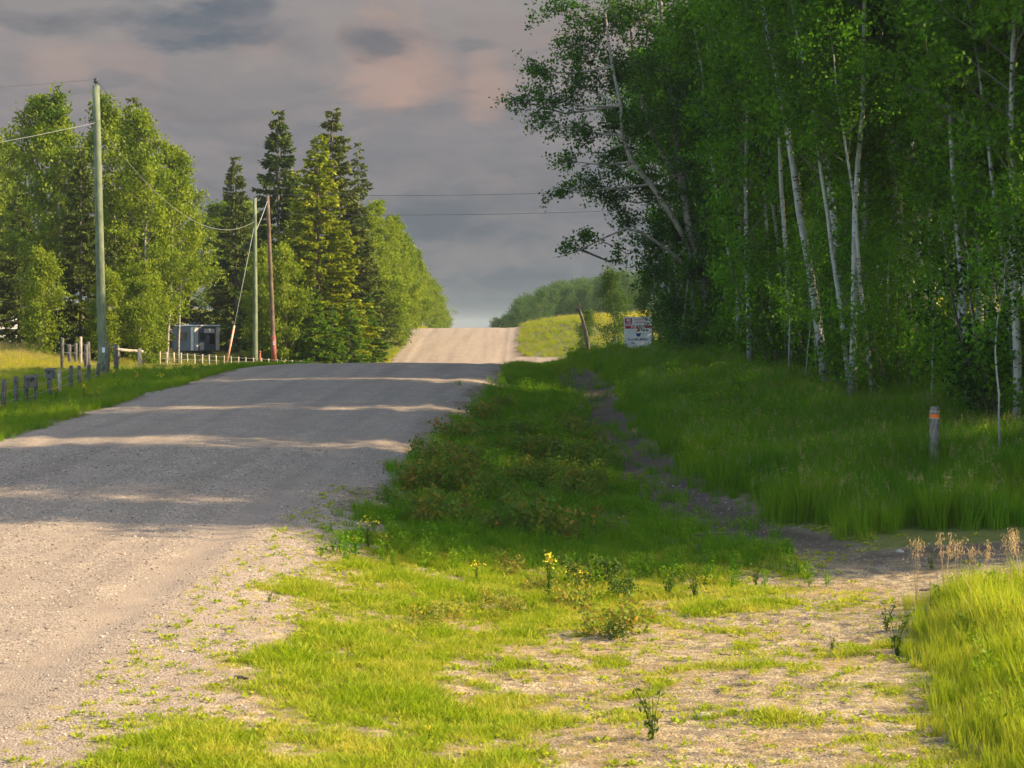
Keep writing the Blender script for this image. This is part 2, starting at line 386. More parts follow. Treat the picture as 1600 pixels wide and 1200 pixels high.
# ground / gravel
def ground_material():
    m, t, out = mat('ground_surface')
    geo = t.new('ShaderNodeNewGeometry'); P = geo.outputs['Position']
    A = lambda n: t.new('ShaderNodeAttribute', attribute_name=n).outputs['Fac']
    # stones of the gravel
    def vor(scale, feat='F1'):
        v = t.new('ShaderNodeTexVoronoi'); v.feature = feat; v.inputs['Scale'].default_value = scale; t.link(P, v.inputs['Vector']); return v
    v1 = vor(42); v2 = vor(90)
    sep1 = t.new('ShaderNodeSeparateColor'); t.link(v1.outputs['Color'], sep1.inputs[0])
    sep2 = t.new('ShaderNodeSeparateColor'); t.link(v2.outputs['Color'], sep2.inputs[0])
    val = t.math('ADD', t.math('MULTIPLY', sep1.outputs[0], .5), t.math('MULTIPLY', sep2.outputs[0], .5))
    stone = t.ramp(val, [(.12, (.12, .096, .077)), (.35, (.28, .222, .172)), (.6, (.41, .328, .25)), (.85, (.56, .46, .355)), (1., (.68, .58, .46))])
    fines = t.mix(t.noise(P, 9, 4, .6)['Fac'], (.30, .235, .175), (.42, .33, .25))
    big = t.noise(P, .55, 4, .55)['Fac']
    wheel = A('track')
    smoothf = t.math('ADD', t.mapr(big, .42, .62, .0, .45), wheel, clamp=True)
    # far away the stones melt into one tone
    far = t.mapr(A('dist'), 25, 80, 0, .5)
    smoothf = t.math('MAXIMUM', smoothf, far)
    grav = t.mix(smoothf, stone, fines)
    blot = t.noise(P, 1.7, 5, .6)['Fac']
    grav = t.mix(t.mapr(blot, .35, .7, 0, .35), grav, (.20, .165, .14))
    cb = t.new('ShaderNodeCombineXYZ'); t.link(t.math('MULTIPLY', A('offs'), 1.5), cb.inputs[0]); t.link(t.math('MULTIPLY', A('dist'), .055), cb.inputs[1])
    lane = t.noise(cb.outputs[0], 1.0, 5, .62)['Fac']
    grav = t.mix(t.mapr(lane, .42, .66, 0, .38), grav, (.185, .150, .122))
    grav = t.mix(t.mapr(lane, .34, .22, 0, .5), grav, (.52, .42, .33))
    # bare soil and dead straw
    v3 = vor(55)
    sep3 = t.new('ShaderNodeSeparateColor'); t.link(v3.outputs['Color'], sep3.inputs[0])
    soil = t.ramp(t.noise(P, 3.1, 6, .68)['Fac'], [(.3, (.085, .064, .047)), (.5, (.20, .155, .11)), (.7, (.34, .27, .19))])
    straw = t.ramp(sep3.outputs[0], [(0, (.20, .15, .085)), (.4, (.42, .32, .18)), (.75, (.56, .44, .25)), (1, (.72, .60, .38))])
    soil = t.mix(t.mapr(t.noise(P, 6, 5, .6)['Fac'], .40, .60, .1, .85), soil, straw)
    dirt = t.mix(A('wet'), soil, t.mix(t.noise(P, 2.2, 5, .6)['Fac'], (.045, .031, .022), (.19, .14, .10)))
    grn = t.mix(t.noise(P, 4.5, 5, .65)['Fac'], (.05, .09, .010), (.24, .23, .04))
    g = A('grass')
    gn = t.math('ADD', g, t.math('MULTIPLY', t.math('SUBTRACT', t.noise(P, 5, 4, .6)['Fac'], .5), 1.0))
    verge = t.mix(t.mapr(gn, .35, .75, 0, .85), dirt, grn)
    gr = A('gravel')
    grn2 = t.math('ADD', gr, t.math('MULTIPLY', t.math('SUBTRACT', t.noise(P, 3.3, 5, .65)['Fac'], .5), .9))
    gf = t.mapr(grn2, .32, .68)
    col = t.mix(gf, verge, grav)
    h = t.math('ADD', t.math('MULTIPLY', v1.outputs['Distance'], -.9), t.math('MULTIPLY', t.noise(P, 30, 3)['Fac'], .5))
    h = t.math('ADD', h, t.math('MULTIPLY', blot, .8))
    p = principled(t, out, col, .92, h, .55, .018, .2)
    return m
M['ground'] = ground_material()

def bark(name, light, dark, marks=True, scale=1.):
    m, t, out = mat(name)
    tc = t.new('ShaderNodeTexCoord'); P = tc.outputs['Object']
    n = t.noise(t.mapping(P, (1, 1, .35)), 9 * scale, 5, .65)
    c = t.mix(t.mapr(n['Fac'], .35, .65), light, tuple(v * .62 for v in light))
    if marks:
        n2 = t.noise(t.mapping(P, (2.2, 2.2, 9)), 1.6 * scale, 3, .55)
        n3 = t.noise(t.mapping(P, (1, 1, .8), (4, 2, 1)), 5.5 * scale, 2, .5)
        f = t.math('MAXIMUM', t.mapr(n2['Fac'], .60, .66), t.mapr(n3['Fac'], .64, .68))
        c = t.mix(f, c, dark)
        sz = t.new('ShaderNodeSeparateXYZ'); t.link(P, sz.inputs[0])
        c = t.mix(t.mapr(t.math('ADD', sz.outputs['Z'], t.math('MULTIPLY', n['Fac'], 1.6)), .8, 2.6, .75, 0), c, tuple(v * .8 + .03 for v in dark))
    else: c = t.mix(t.mapr(n['Fac'], .45, .7), c, dark)
    principled(t, out, c, .8, n['Fac'], .4, .02, .25); return m
M['aspen_bark'] = bark('aspen_bark', (.50, .50, .45), (.05, .045, .04))
M['dark_bark'] = bark('dark_bark', (.16, .13, .10), (.045, .035, .028), False)
M['grey_bark'] = bark('grey_bark', (.40, .36, .30), (.10, .08, .065), True)
M['twig'] = plain('twig_bark', (.17, .155, .13), .8, .3)
M['pole_green'] = bark('treated_pole_wood', (.20, .235, .14), (.10, .125, .075), False, .5)
M['pole_brown'] = bark('creosote_pole_wood', (.20, .13, .095), (.09, .055, .04), False, .5)
M['old_wood'] = bark('weathered_wood_shaded', (.155, .14, .125), (.05, .045, .04), False, 2)  # old wood, darkened so the posts' shade sits in the colour
M['grey_wood'] = bark('grey_post_wood', (.26, .235, .21), (.09, .08, .07), False, 2)
M['pale_wood'] = bark('pale_wood', (.55, .46, .34), (.28, .22, .16), False, 2)
M['leaf_wood'] = foliage('aspen_leaf_shade', (.007, .050, .003), (.165, .39, .013), (.11, .24, .009), .45)  # dark gaps and sunlit specks are put into the leaf colour range
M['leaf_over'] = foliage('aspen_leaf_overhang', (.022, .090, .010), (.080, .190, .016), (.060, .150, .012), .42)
M['leaf_left'] = foliage('aspen_leaf_sunny', (.065, .135, .010), (.27, .33, .022), (.21, .26, .018), .42)  # sunlit highlights are carried by this brighter leaf colour
M['leaf_far'] = foliage('far_leaf', (.050, .115, .032), (.13, .20, .048), (.08, .14, .04), .38)  # bluer tone paints distance haze into the leaves
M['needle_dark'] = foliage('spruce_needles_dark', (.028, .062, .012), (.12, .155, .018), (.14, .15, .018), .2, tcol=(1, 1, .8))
M['needle_yellow'] = foliage('spruce_needles_sunlit', (.12, .18, .008), (.38, .39, .012), None, .28, tcol=(1, 1, .8))  # yellow of direct sun painted into the needle colour
M['needle_young'] = foliage('spruce_needles_young', (.07, .16, .010), (.20, .30, .014), None, .25, tcol=(1, 1, .8))
M['rose'] = foliage('wild_rose_leaf', (.08, .16, .014), (.46, .19, .04), (.10, .22, .02), .40)
M['rose_lit'] = foliage('rose_leaf_orange', (.20, .27, .03), (.62, .27, .05), None, .35)  # orange leaves, brightened with sunlight painted into the colour
M['weed'] = foliage('weed_leaf', (.06, .12, .015), (.14, .17, .025), None, .35)
M['grass_tall'] = foliage('tall_grass_blade', (.050, .165, .006), (.15, .32, .008), (.32, .38, .012), .46, True)  # deep green of the shaded bank is put into the blades
M['grass_short'] = foliage('short_grass_blade', (.19, .30, .008), (.42, .47, .012), (.66, .55, .10), .45, True)  # warm sun's yellow is put into the blade colour
M['grass_field'] = foliage('field_grass_blade', (.16, .26, .008), (.36, .40, .012), (.66, .52, .06), .45, True)
M['seed'] = foliage('grass_seed_head', (.26, .22, .09), (.42, .33, .15), None, .3)
M['straw'] = foliage('dry_brome', (.50, .36, .18), (.68, .50, .28), None, .35, tcol=(1, .9, .7))
M['yellow'] = plain('yellow_petal', (.78, .58, .03), .6, .15)
M['wire'] = plain('aluminium_wire', (.30, .32, .30), .5, .1)
M['wire_dark'] = plain('dark_wire', (.06, .065, .07), .5, .1)
M['ceramic'] = plain('dark_insulator', (.05, .05, .06), .3, .1)
M['white'] = plain('white_paint', (.78, .78, .78), .5, .05)
M['red'] = plain('sign_red', (.55, .025, .045), .5, .05)
M['blue'] = plain('sign_blue', (.015, .03, .16), .5, .05)
M['ink'] = plain('sign_ink', (.09, .11, .22), .5, .05)
M['black'] = plain('black_plastic', (.02, .02, .022), .5, .1)
M['grey'] = plain('camper_grey', (.10, .11, .13), .45, .12, 2)
M['cream'] = plain('camper_cream', (.58, .55, .50), .5, .1, 3)
M['glass'] = plain('dark_glass', (.015, .018, .022), .12, .1, spec=.6)
M['rust'] = plain('rusty_red', (.25, .075, .05), .6, .3)
M['orange'] = plain('orange_flagging', (.85, .17, .03), .6, .1)
M['guard'] = plain('salmon_guy_guard', (.72, .36, .26), .5, .1)
M['stone'] = plain('pale_stone', (.42, .37, .31), .85, .3, 14)
M['pebble'] = None

# ------------------------------------------------------------------ the ground sheet, split into ground, road, side roads and track
Drow = [-28., -20., -14., -8., -4., 0., 3., 6., 8.]
d = 9.0
while d < 345: Drow.append(d); d += max(.09, d * .0058)
while d < 2600: Drow.append(d); d *= 1.12
Drow = np.array(Drow)
neg = -np.concatenate([np.geomspace(1800, 22, 16), np.arange(20, 6, -.5), np.arange(6, RW + .01, -.16)])
mid = np.arange(-RW, RW + .001, RW / 32)
pos = np.concatenate([np.arange(RW + .12, 15, .125), np.arange(15.2, 28, .45), np.geomspace(30, 1800, 16)])
cols = np.concatenate([neg, mid, pos])
OO, DD = np.meshgrid(cols, Drow)
edge = (fbm(DD * .6, DD * 0 + 3.3, 1.1, 71, 3) - .5) * .5 * (Drow[:, None] < 130)
OO = OO + edge * np.exp(-((np.abs(OO) - RW) / 1.0) ** 2) * np.sign(OO)
XX = OO + xc(DD); ZZ = hgt(XX, DD)
nr, nc = XX.shape
sm = side_m(XX, DD); pm = path_m(XX, DD); gm = grass_m(XX, DD)
oo = np.abs(OO)
on_road = 1 - sst(RW - .35, RW + .9, oo + (fbm(XX, DD, 1.2, 77) - .5) * 1.2)
shoulder = np.where((OO > 0) & (DD < 27), (1 - sst(RW + .3, RW + 2.6, oo)) * .75, 0)
gravel = np.clip(np.maximum(np.maximum(on_road, sm), shoulder * (1 - gm)), 0, 1)
track = np.exp(-((oo - 3.0) / .22) ** 2) * .8 * (OO > 0) + .45 * np.exp(-((oo - 1.2) / .3) ** 2)
wet = np.maximum(pm * sst(23.5, 26, DD + (XX - 5) * 0), .5 * sst(24, 27, DD))  # darkens the soil on the track and past the foreground
idx = np.arange(nr * nc).reshape(nr, nc)
quads = np.stack([idx[:-1, :-1], idx[:-1, 1:], idx[1:, 1:], idx[1:, :-1]], -1)
def cen(a): return (a[:-1, :-1] + a[1:, 1:]) / 2
cls = np.zeros((nr - 1, nc - 1), int)
co = cen(np.abs(np.broadcast_to(cols, XX.shape)))
cls[(co < RW) & (cen(DD) < 345)] = 1
cls[(cls == 0) & (cen(sm) > .5)] = 2
cls[(cls == 0) & (cen(pm) > .5)] = 3
VV = np.stack([XX, DD, ZZ], -1).reshape(-1, 3)
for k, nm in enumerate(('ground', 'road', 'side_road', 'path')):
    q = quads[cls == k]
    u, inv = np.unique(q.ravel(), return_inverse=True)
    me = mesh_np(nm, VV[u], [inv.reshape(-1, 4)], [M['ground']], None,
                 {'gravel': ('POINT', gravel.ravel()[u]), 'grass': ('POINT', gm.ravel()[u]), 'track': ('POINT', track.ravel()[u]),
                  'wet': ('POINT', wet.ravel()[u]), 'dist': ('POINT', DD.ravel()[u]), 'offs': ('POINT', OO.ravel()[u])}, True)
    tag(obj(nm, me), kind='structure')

# haze that fades the far tree line
hm, ht, ho = mat('haze_air')
pv = ht.new('ShaderNodeVolumePrincipled'); pv.inputs['Color'].default_value = (.74, .86, 1, 1); pv.inputs['Density'].default_value = .00022
pv.inputs['Anisotropy'].default_value = .2
ht.link(pv.outputs[0], ho.inputs['Volume'])
mb = MB(); mb.box((0, 1285, 1.6), (4000, 2640, 31.2))
tag(obj('haze', mb.mesh('haze', [hm])), kind='stuff')

# ------------------------------------------------------------------ plant generators
def leaf_quads(P, size, rng, aspect=.62, flat=0.0):
    n = len(P)
    u = rng.normal(size=(n, 3)); u[:, 2] *= (1 - flat); u /= np.linalg.norm(u, axis=1)[:, None]
    v = np.cross(u, rng.normal(size=(n, 3))); v /= np.linalg.norm(v, axis=1)[:, None] + 1e-9
    s = size * rng.uniform(.65, 1.25, n)[:, None] / 2
    V = np.stack([P - u * s, P + v * s * aspect + u * s * .1, P + u * s, P - v * s * aspect + u * s * .1], 1).reshape(-1, 3)
    Q = np.arange(n * 4).reshape(n, 4)
    return V, Q
def crown_mesh(name, P, size, rng, material, aspect=.62):
    V, Q = leaf_quads(P, size, rng, aspect)
    # colour varies clump by clump and a little leaf by leaf
    f = np.clip(fbm(P[:, 0] + P[:, 2] * .7, P[:, 1] + P[:, 2] * .6, .9, 3, 2) * 1.9 - .5 + rng.normal(0, .22, len(P)), 0, 1)
    return mesh_np(name, V, [Q], [material], None, {'rnd': ('FACE', f)})

def broadleaf(name, seed, H, R, base, nbr, per, leaf, bark_m, leaf_m, r0=None, lean=0., sig=.24, bare=0, up=(20, 55), droop=False, wob=.012):
    rng = np.random.default_rng(seed)
    r0 = r0 or H * .0078
    n = 14; t = np.linspace(0, 1, n)
    P = np.zeros((n, 3)); P[:, 2] = t * H
    w_ = np.cumsum(rng.normal(0, H * wob, (n, 2)), 0) * (t[:, None] ** .8); P[:, :2] = w_; P[:, 0] += lean * H * t
    mb = MB(); R_ = r0 * (1 - t * .88) ; R_[0] *= 1.35
    mb.tube(P, R_, 8); mb.m = 1
    def trunk(tt): return np.array([np.interp(tt, t, P[:, k]) for k in range(3)])
    cl = []
    for i in range(nbr):
        s = (i + rng.uniform(0, 1)) / nbr; tt = base + (0.985 - base) * s
        st = trunk(tt); az = i * 2.39996 + rng.uniform(-.4, .4)
        L = R * (math.sin(math.pi * min(1, s ** .75 * .93 + .05)) * .75 + .32) * rng.uniform(.65, 1.2) * (1 - .35 * s)
        e = math.radians(rng.uniform(*up) + 15 * s)
        dr = np.array([math.cos(az) * math.cos(e), math.sin(az) * math.cos(e), math.sin(e)])
        m = 5; u = np.linspace(0, 1, m)[:, None]
        B = st + dr * L * u + np.array([0, 0, 1]) * L * (.12 * u ** 2) + np.cumsum(rng.normal(0, L * .035, (m, 3)), 0) * u
        rb = max(.008, r0 * .34 * (1 - tt * .8))
        mb.tube(B, rb * (1 - u[:, 0] * .8), 4, False)
        for j in range(5):
            uu = rng.uniform(.3, 1); sp = np.array([np.interp(uu, u[:, 0], B[:, k]) for k in range(3)])
            d2 = dr + rng.normal(0, .75, 3); d2 /= np.linalg.norm(d2)
            l2 = L * rng.uniform(.18, .42) + .12
            E = sp + d2 * l2
            mb.tube(np.stack([sp, (sp + E) / 2 + rng.normal(0, .03, 3), E]), [rb * .4, rb * .28, .003], 3, False)
            if rng.random() > bare:
                cl.append(E); cl.append(sp + d2 * l2 * .55)
    for tt in np.linspace(.9, 1, 6): cl.append(trunk(tt))
    cl = np.array(cl)
    cnt = rng.poisson(per, len(cl))
    c = np.repeat(cl, cnt, 0)
    Pp = c + rng.normal(0, sig, c.shape) * np.array([1, 1, .75])
    tm = mb.mesh(name + '_trunk', [bark_m, M['twig']], True)
    cm = crown_mesh(name + '_crown', Pp, leaf, rng, leaf_m)
    return tm, cm

def spruce(name, seed, H, R, leaf_m, dens=40, dead=0., gap=0., cs=1.):
    rng = np.random.default_rng(seed)
    mb = MB(); mb.tube([(0, 0, 0), (0, 0, H * .5), (.03, .02, H)], [H * .011, H * .006, .008], 7)
    PP = []; UU = []; NN = []
    nw = int(H * 3.4)
    for i in range(nw):
        t = .05 + .93 * (i + rng.uniform(-.3, .3)) / nw
        nb = 8 if t < .85 else 6
        ws = rng.uniform(.8, 1.12)
        for b in range(nb):
            if rng.random() < gap: continue
            az = b / nb * 6.283 + i * 1.1 + rng.uniform(-.3, .3)
            L = R * ((1 - t) ** .85 * 1.0 + .02) * ws * rng.uniform(.68, 1.18) * (min(1, t * 5 + .55))
            h = np.array([math.cos(az), math.sin(az), 0]); side = np.array([-h[1], h[0], 0])
            st = np.array([0, 0, t * H + rng.uniform(-.4, .4)])
            slope = .45 * (t - .55) - .20; curl = .18
            m = 5; u = np.linspace(0, 1, m)
            B = st + h * L * u[:, None] + np.array([0, 0, 1]) * (L * (slope * u + curl * u ** 2))[:, None]
            mb.tube(B, .022 * (1 - u * .8) * (1 - t * .6) + .003, 3, False)
            if rng.random() < dead: continue
            k = max(5, int(L * dens)); uu = rng.uniform(.12, 1, k) ** .75
            p = st + h * (L * uu)[:, None] + np.array([0, 0, 1]) * (L * (slope * uu + curl * uu ** 2))[:, None]
            sg = rng.choice([-1, 1], k)[:, None]
            dr = h * rng.uniform(.3, 1., (k, 1)) + side * sg * rng.uniform(.2, .9, (k, 1)) + np.array([0, 0, -1]) * rng.uniform(-.35, 1.1, (k, 1))
            dr /= np.linalg.norm(dr, axis=1)[:, None]
            PP.append(p); UU.append(dr)
    P = np.vstack(PP); U = np.vstack(UU); n = len(P)
    v = np.cross(U, rng.normal(size=(n, 3))); v /= np.linalg.norm(v, axis=1)[:, None]
    ln = rng.uniform(.20, .42, n)[:, None] * cs; wd = rng.uniform(.035, .075, n)[:, None] * cs
    V = np.stack([P - v * wd * .6, P + v * wd * .6, P + U * ln * .7 + v * wd, P + U * ln, P + U * ln * .7 - v * wd], 1).reshape(-1, 3)
    Q = np.arange(n * 5).reshape(n, 5)
    f = np.clip(.45 + rng.normal(0, .3, n) + .25 * (fbm(P[:, 0], P[:, 2], .7, 7, 2) - .5) * 3, 0, 1)
    return mb.mesh(name + '_trunk', [M['dark_bark']], True), mesh_np(name + '_crown', V, [Q], [leaf_m], None, {'rnd': ('FACE', f)})

def bush(name, seed, H, R, n, leaf, leaf_m, bark_m=None, stems=9):
    rng = np.random.default_rng(seed)
    mb = MB(); cl = []
    for i in range(stems):
        a = rng.uniform(0, 6.283); rr = R * math.sqrt(rng.uniform(.05, 1)); h = H * rng.uniform(.55, 1) * (1 - .35 * rr / R)
        E = np.array([math.cos(a) * rr, math.sin(a) * rr, h]); S = np.array([math.cos(a) * rr * .15, math.sin(a) * rr * .15, -.05])
        Mi = (S + E) / 2 + np.array([math.cos(a), math.sin(a), 0]) * rr * .12
        mb.tube([S, Mi, E], [H * .008, H * .006, H * .003], 4, False)
        for j in range(7):
            u = rng.uniform(.25, 1); b = S * (1 - u) ** 2 + 2 * Mi * u * (1 - u) + E * u * u
            cl.append(b + rng.normal(0, R * .16, 3))
    cl = np.array(cl); c = cl[rng.integers(0, len(cl), n)]
    P = c + rng.normal(0, R * .13, c.shape); P[:, 2] = np.abs(P[:, 2])
    return mb.mesh(name + '_stems', [bark_m or M['dark_bark']], True), crown_mesh(name + '_leaves', P, leaf, rng, leaf_m)

def plant(name, meshes, parts, label, cat, loc, rz=0., scale=1., tilt=(0, 0), group=None):
    t = thing(name, label, cat, loc, (tilt[0], tilt[1], rz), group, scale)
    for p, m in zip(parts, meshes):
        q = obj(p, m, t)
        if p in ('flower', 'leaves', 'seed_head'): q['kind'] = 'stuff'
    return t
TC = ('trunk', 'crown'); SL = ('stem', 'leaves')

# ------------------------------------------------------------------ the roadside wood on the right
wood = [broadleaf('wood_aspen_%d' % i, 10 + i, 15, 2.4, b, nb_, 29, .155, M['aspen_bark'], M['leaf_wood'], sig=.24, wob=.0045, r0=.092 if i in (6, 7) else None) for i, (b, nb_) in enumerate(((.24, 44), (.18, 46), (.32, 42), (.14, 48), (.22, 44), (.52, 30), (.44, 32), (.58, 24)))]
rng = random.Random(4)
ED = [(24, 11.0), (29, 10.6), (31, 9.9), (35, 9.5), (41, 8.6), (47, 7.8), (53, 7.3), (60, 6.9), (70, 6.6), (80, 6.7)]
def edge_x(D): return float(np.interp(D, [e[0] for e in ED], [e[1] for e in ED]))
keys = [  # px at the base, D, tilt in px per 100 px of height, variant, scale, label
 (1293, 47, -14, 5, 1.02, 'stout white aspen trunk leaning towards the road, thickest at the front edge of the wood'),
 (1338, 48.5, -13, 6, .92, 'slim pale aspen leaning beside the stout white one at the wood edge'),
 (1421, 46, -6, 5, .96, 'upright white aspen standing behind the banded marker post'),
 (1153, 57, -1, 3, .80, 'thin grey young aspen at the dark low gap of the wood behind the sign'),
 (1592, 35.5, -3, 2, .85, 'aspen with bare crooked white foot at the near end of the wood'),
 (1500, 50, -8, 5, 1.05, 'tall white aspen whose dark scarred trunk shows high among the leaves'),
 (1560, 44, -5, 6, 1.0, 'pale aspen with thin trunk near the sapling at the wood edge'),
 (1445, 54, -5, 5, 1.08, 'tall aspen behind the upright white one, its trunk showing again above'),
 (1238, 52, -6, 6, .95, 'slender aspen between the dark gap and the stout leaning trunk'),
]
spots = []
def zone(D):
    return ('near the banded marker post' if D < 36 else 'a little beyond the banded marker post' if D < 45 else 'in the middle stretch of the wood' if D < 56
            else 'along the far stretch of the wood' if D < 67 else 'at the sale sign end of the wood')
for px, D, tl, v, s, lab in keys:
    x = (px - 800) / F * D
    plant('aspen_tree', wood[v], TC, lab, 'tree', (x, D, gz(x, D) - .05), rng.uniform(0, 6.28), s,
          (0, 0), 'aspens of the roadside wood')
    o = bpy.context.scene.objects[-1]
    root = [q for q in C.objects if q.get('label') == lab][0]
    root.rotation_euler = (rng.uniform(-.02, .02), math.atan(tl / 100), root.rotation_euler.z)
    # tilt about the view axis first, turn about the trunk before it
    root.rotation_euler = (Matrix.Rotation(math.atan(tl / 100), 3, 'Y') @ Matrix.Rotation(root.rotation_euler.z, 3, 'Z')).to_euler()
    spots.append((x, D))
row = 0
for depth, step in ((.3, 2.3), (2.4, 2.6), (5.0, 3.0), (8.4, 3.6), (12.5, 4.4)):
    D = 25.0 + rng.uniform(0, .6)
    while D < 80:
        x = edge_x(D) + depth + rng.uniform(-.7, .7); y = D + rng.uniform(-.5, .5)
        for ly, lw in ((33.8, 2.0), (50.2, 2.2), (41.5, 1.6)):
            if abs(y - ly) < lw: y = ly + math.copysign(lw, y - ly)
        if all((x - a) ** 2 + (y - b) ** 2 > 1.3 for a, b in spots):
            spots.append((x, y))
            lab = ('slender aspen in the leafy front row ' if depth < 1 else 'aspen in the second row ' if depth < 4 else 'aspen deep in the shade ') + zone(y)
            sc_ = rng.uniform(.82, 1.08)
            if depth < 1: sc_ *= .93
            if y > 45: sc_ *= .88
            r = plant('aspen_tree', wood[rng.randrange(5) if depth > 1 or rng.random() < .45 else rng.choice((5, 6, 7, 7))], TC, lab, 'tree', (x, y, gz(x, y) - .05), 0, sc_, (0, 0),
                  'front aspens of the roadside wood' if depth < 1 else 'inner aspens of the roadside wood')
            r.rotation_euler = (Matrix.Rotation(math.radians(rng.uniform(-7, 2)), 3, 'Y') @ Matrix.Rotation(math.radians(rng.uniform(-3, 3)), 3, 'X')
                                @ Matrix.Rotation(rng.uniform(0, 6.28), 3, 'Z')).to_euler()
        D += step * rng.uniform(.8, 1.25)
# thin pale poles of trees crowding the front edge
for i in range(12):
    D = rng.uniform(37, 62); x = edge_x(D) + rng.uniform(-.2, 1.6)
    r = plant('aspen_tree', wood[7 if i % 3 else 6], TC, 'thin straight pale aspen crowding the front row ' + zone(D), 'tree', (x, D, gz(x, D) - .05), 0, rng.uniform(.55, .85), (0, 0), 'thin aspens crowding the wood edge')
    r.rotation_euler = (Matrix.Rotation(math.radians(rng.uniform(-9, 1)), 3, 'Y') @ Matrix.Rotation(rng.uniform(0, 6.28), 3, 'Z')).to_euler()
# low leafy growth under the edge
ub = [bush('underbrush_%d' % i, 60 + i, h, r, n, .115, M['leaf_wood']) for i, (h, r, n) in enumerate(((3.2, 1.2, 3600), (2.2, 1.1, 2600), (4.8, 1.5, 5600)))]
D = 30.5
while D < 79:
    for dd in (.6, 2.6):
        x = edge_x(D) + dd + rng.uniform(-.5, .5); y = D + rng.uniform(-.6, .6)
        k = rng.choice((0, 1, 2)) if dd > 1 else rng.choice((0, 0, 1, 2))
        plant('underbrush', ub[k], SL, (('leafy underbrush in front of the trunks ' if dd < 1 else 'leafy underbrush behind the first trunks ') + zone(y)),
              'bush', (x, y, gz(x, y) - .05 + (.5 if dd > 1 else 0)), rng.uniform(0, 6.28), rng.uniform(.75, 1.15), (0, 0),
              'underbrush at the wood edge' if dd < 1 else 'underbrush inside the wood')
    D += rng.uniform(1.7, 2.6)
# thin bare saplings in front
sap = [broadleaf('sapling_%d' % i, 90 + i, 4.2, .7, .45, 12, 14, .075, M['aspen_bark'], M['leaf_wood'], r0=.022, sig=.14) for i in range(2)]
for i in range(26):
    D = rng.uniform(33, 62); x = edge_x(D) + rng.uniform(-.3, 1.2)
    plant('aspen_sapling', sap[i % 2], TC, 'thin pale aspen sapling ' + zone(D), 'sapling', (x, D, gz(x, D) - .05),
          rng.uniform(0, 6.28), rng.uniform(.7, 1.25), (rng.uniform(-.05, .05), rng.uniform(-.08, .05)), 'saplings at the wood edge')
x, D = (1561 - 800) / F * 31.5, 31.5
plant('aspen_sapling', sap[0], TC, 'bare straight sapling in the tall grass beside the banded marker post', 'sapling', (x, D, gz(x, D) - .05), 1, 1.1)

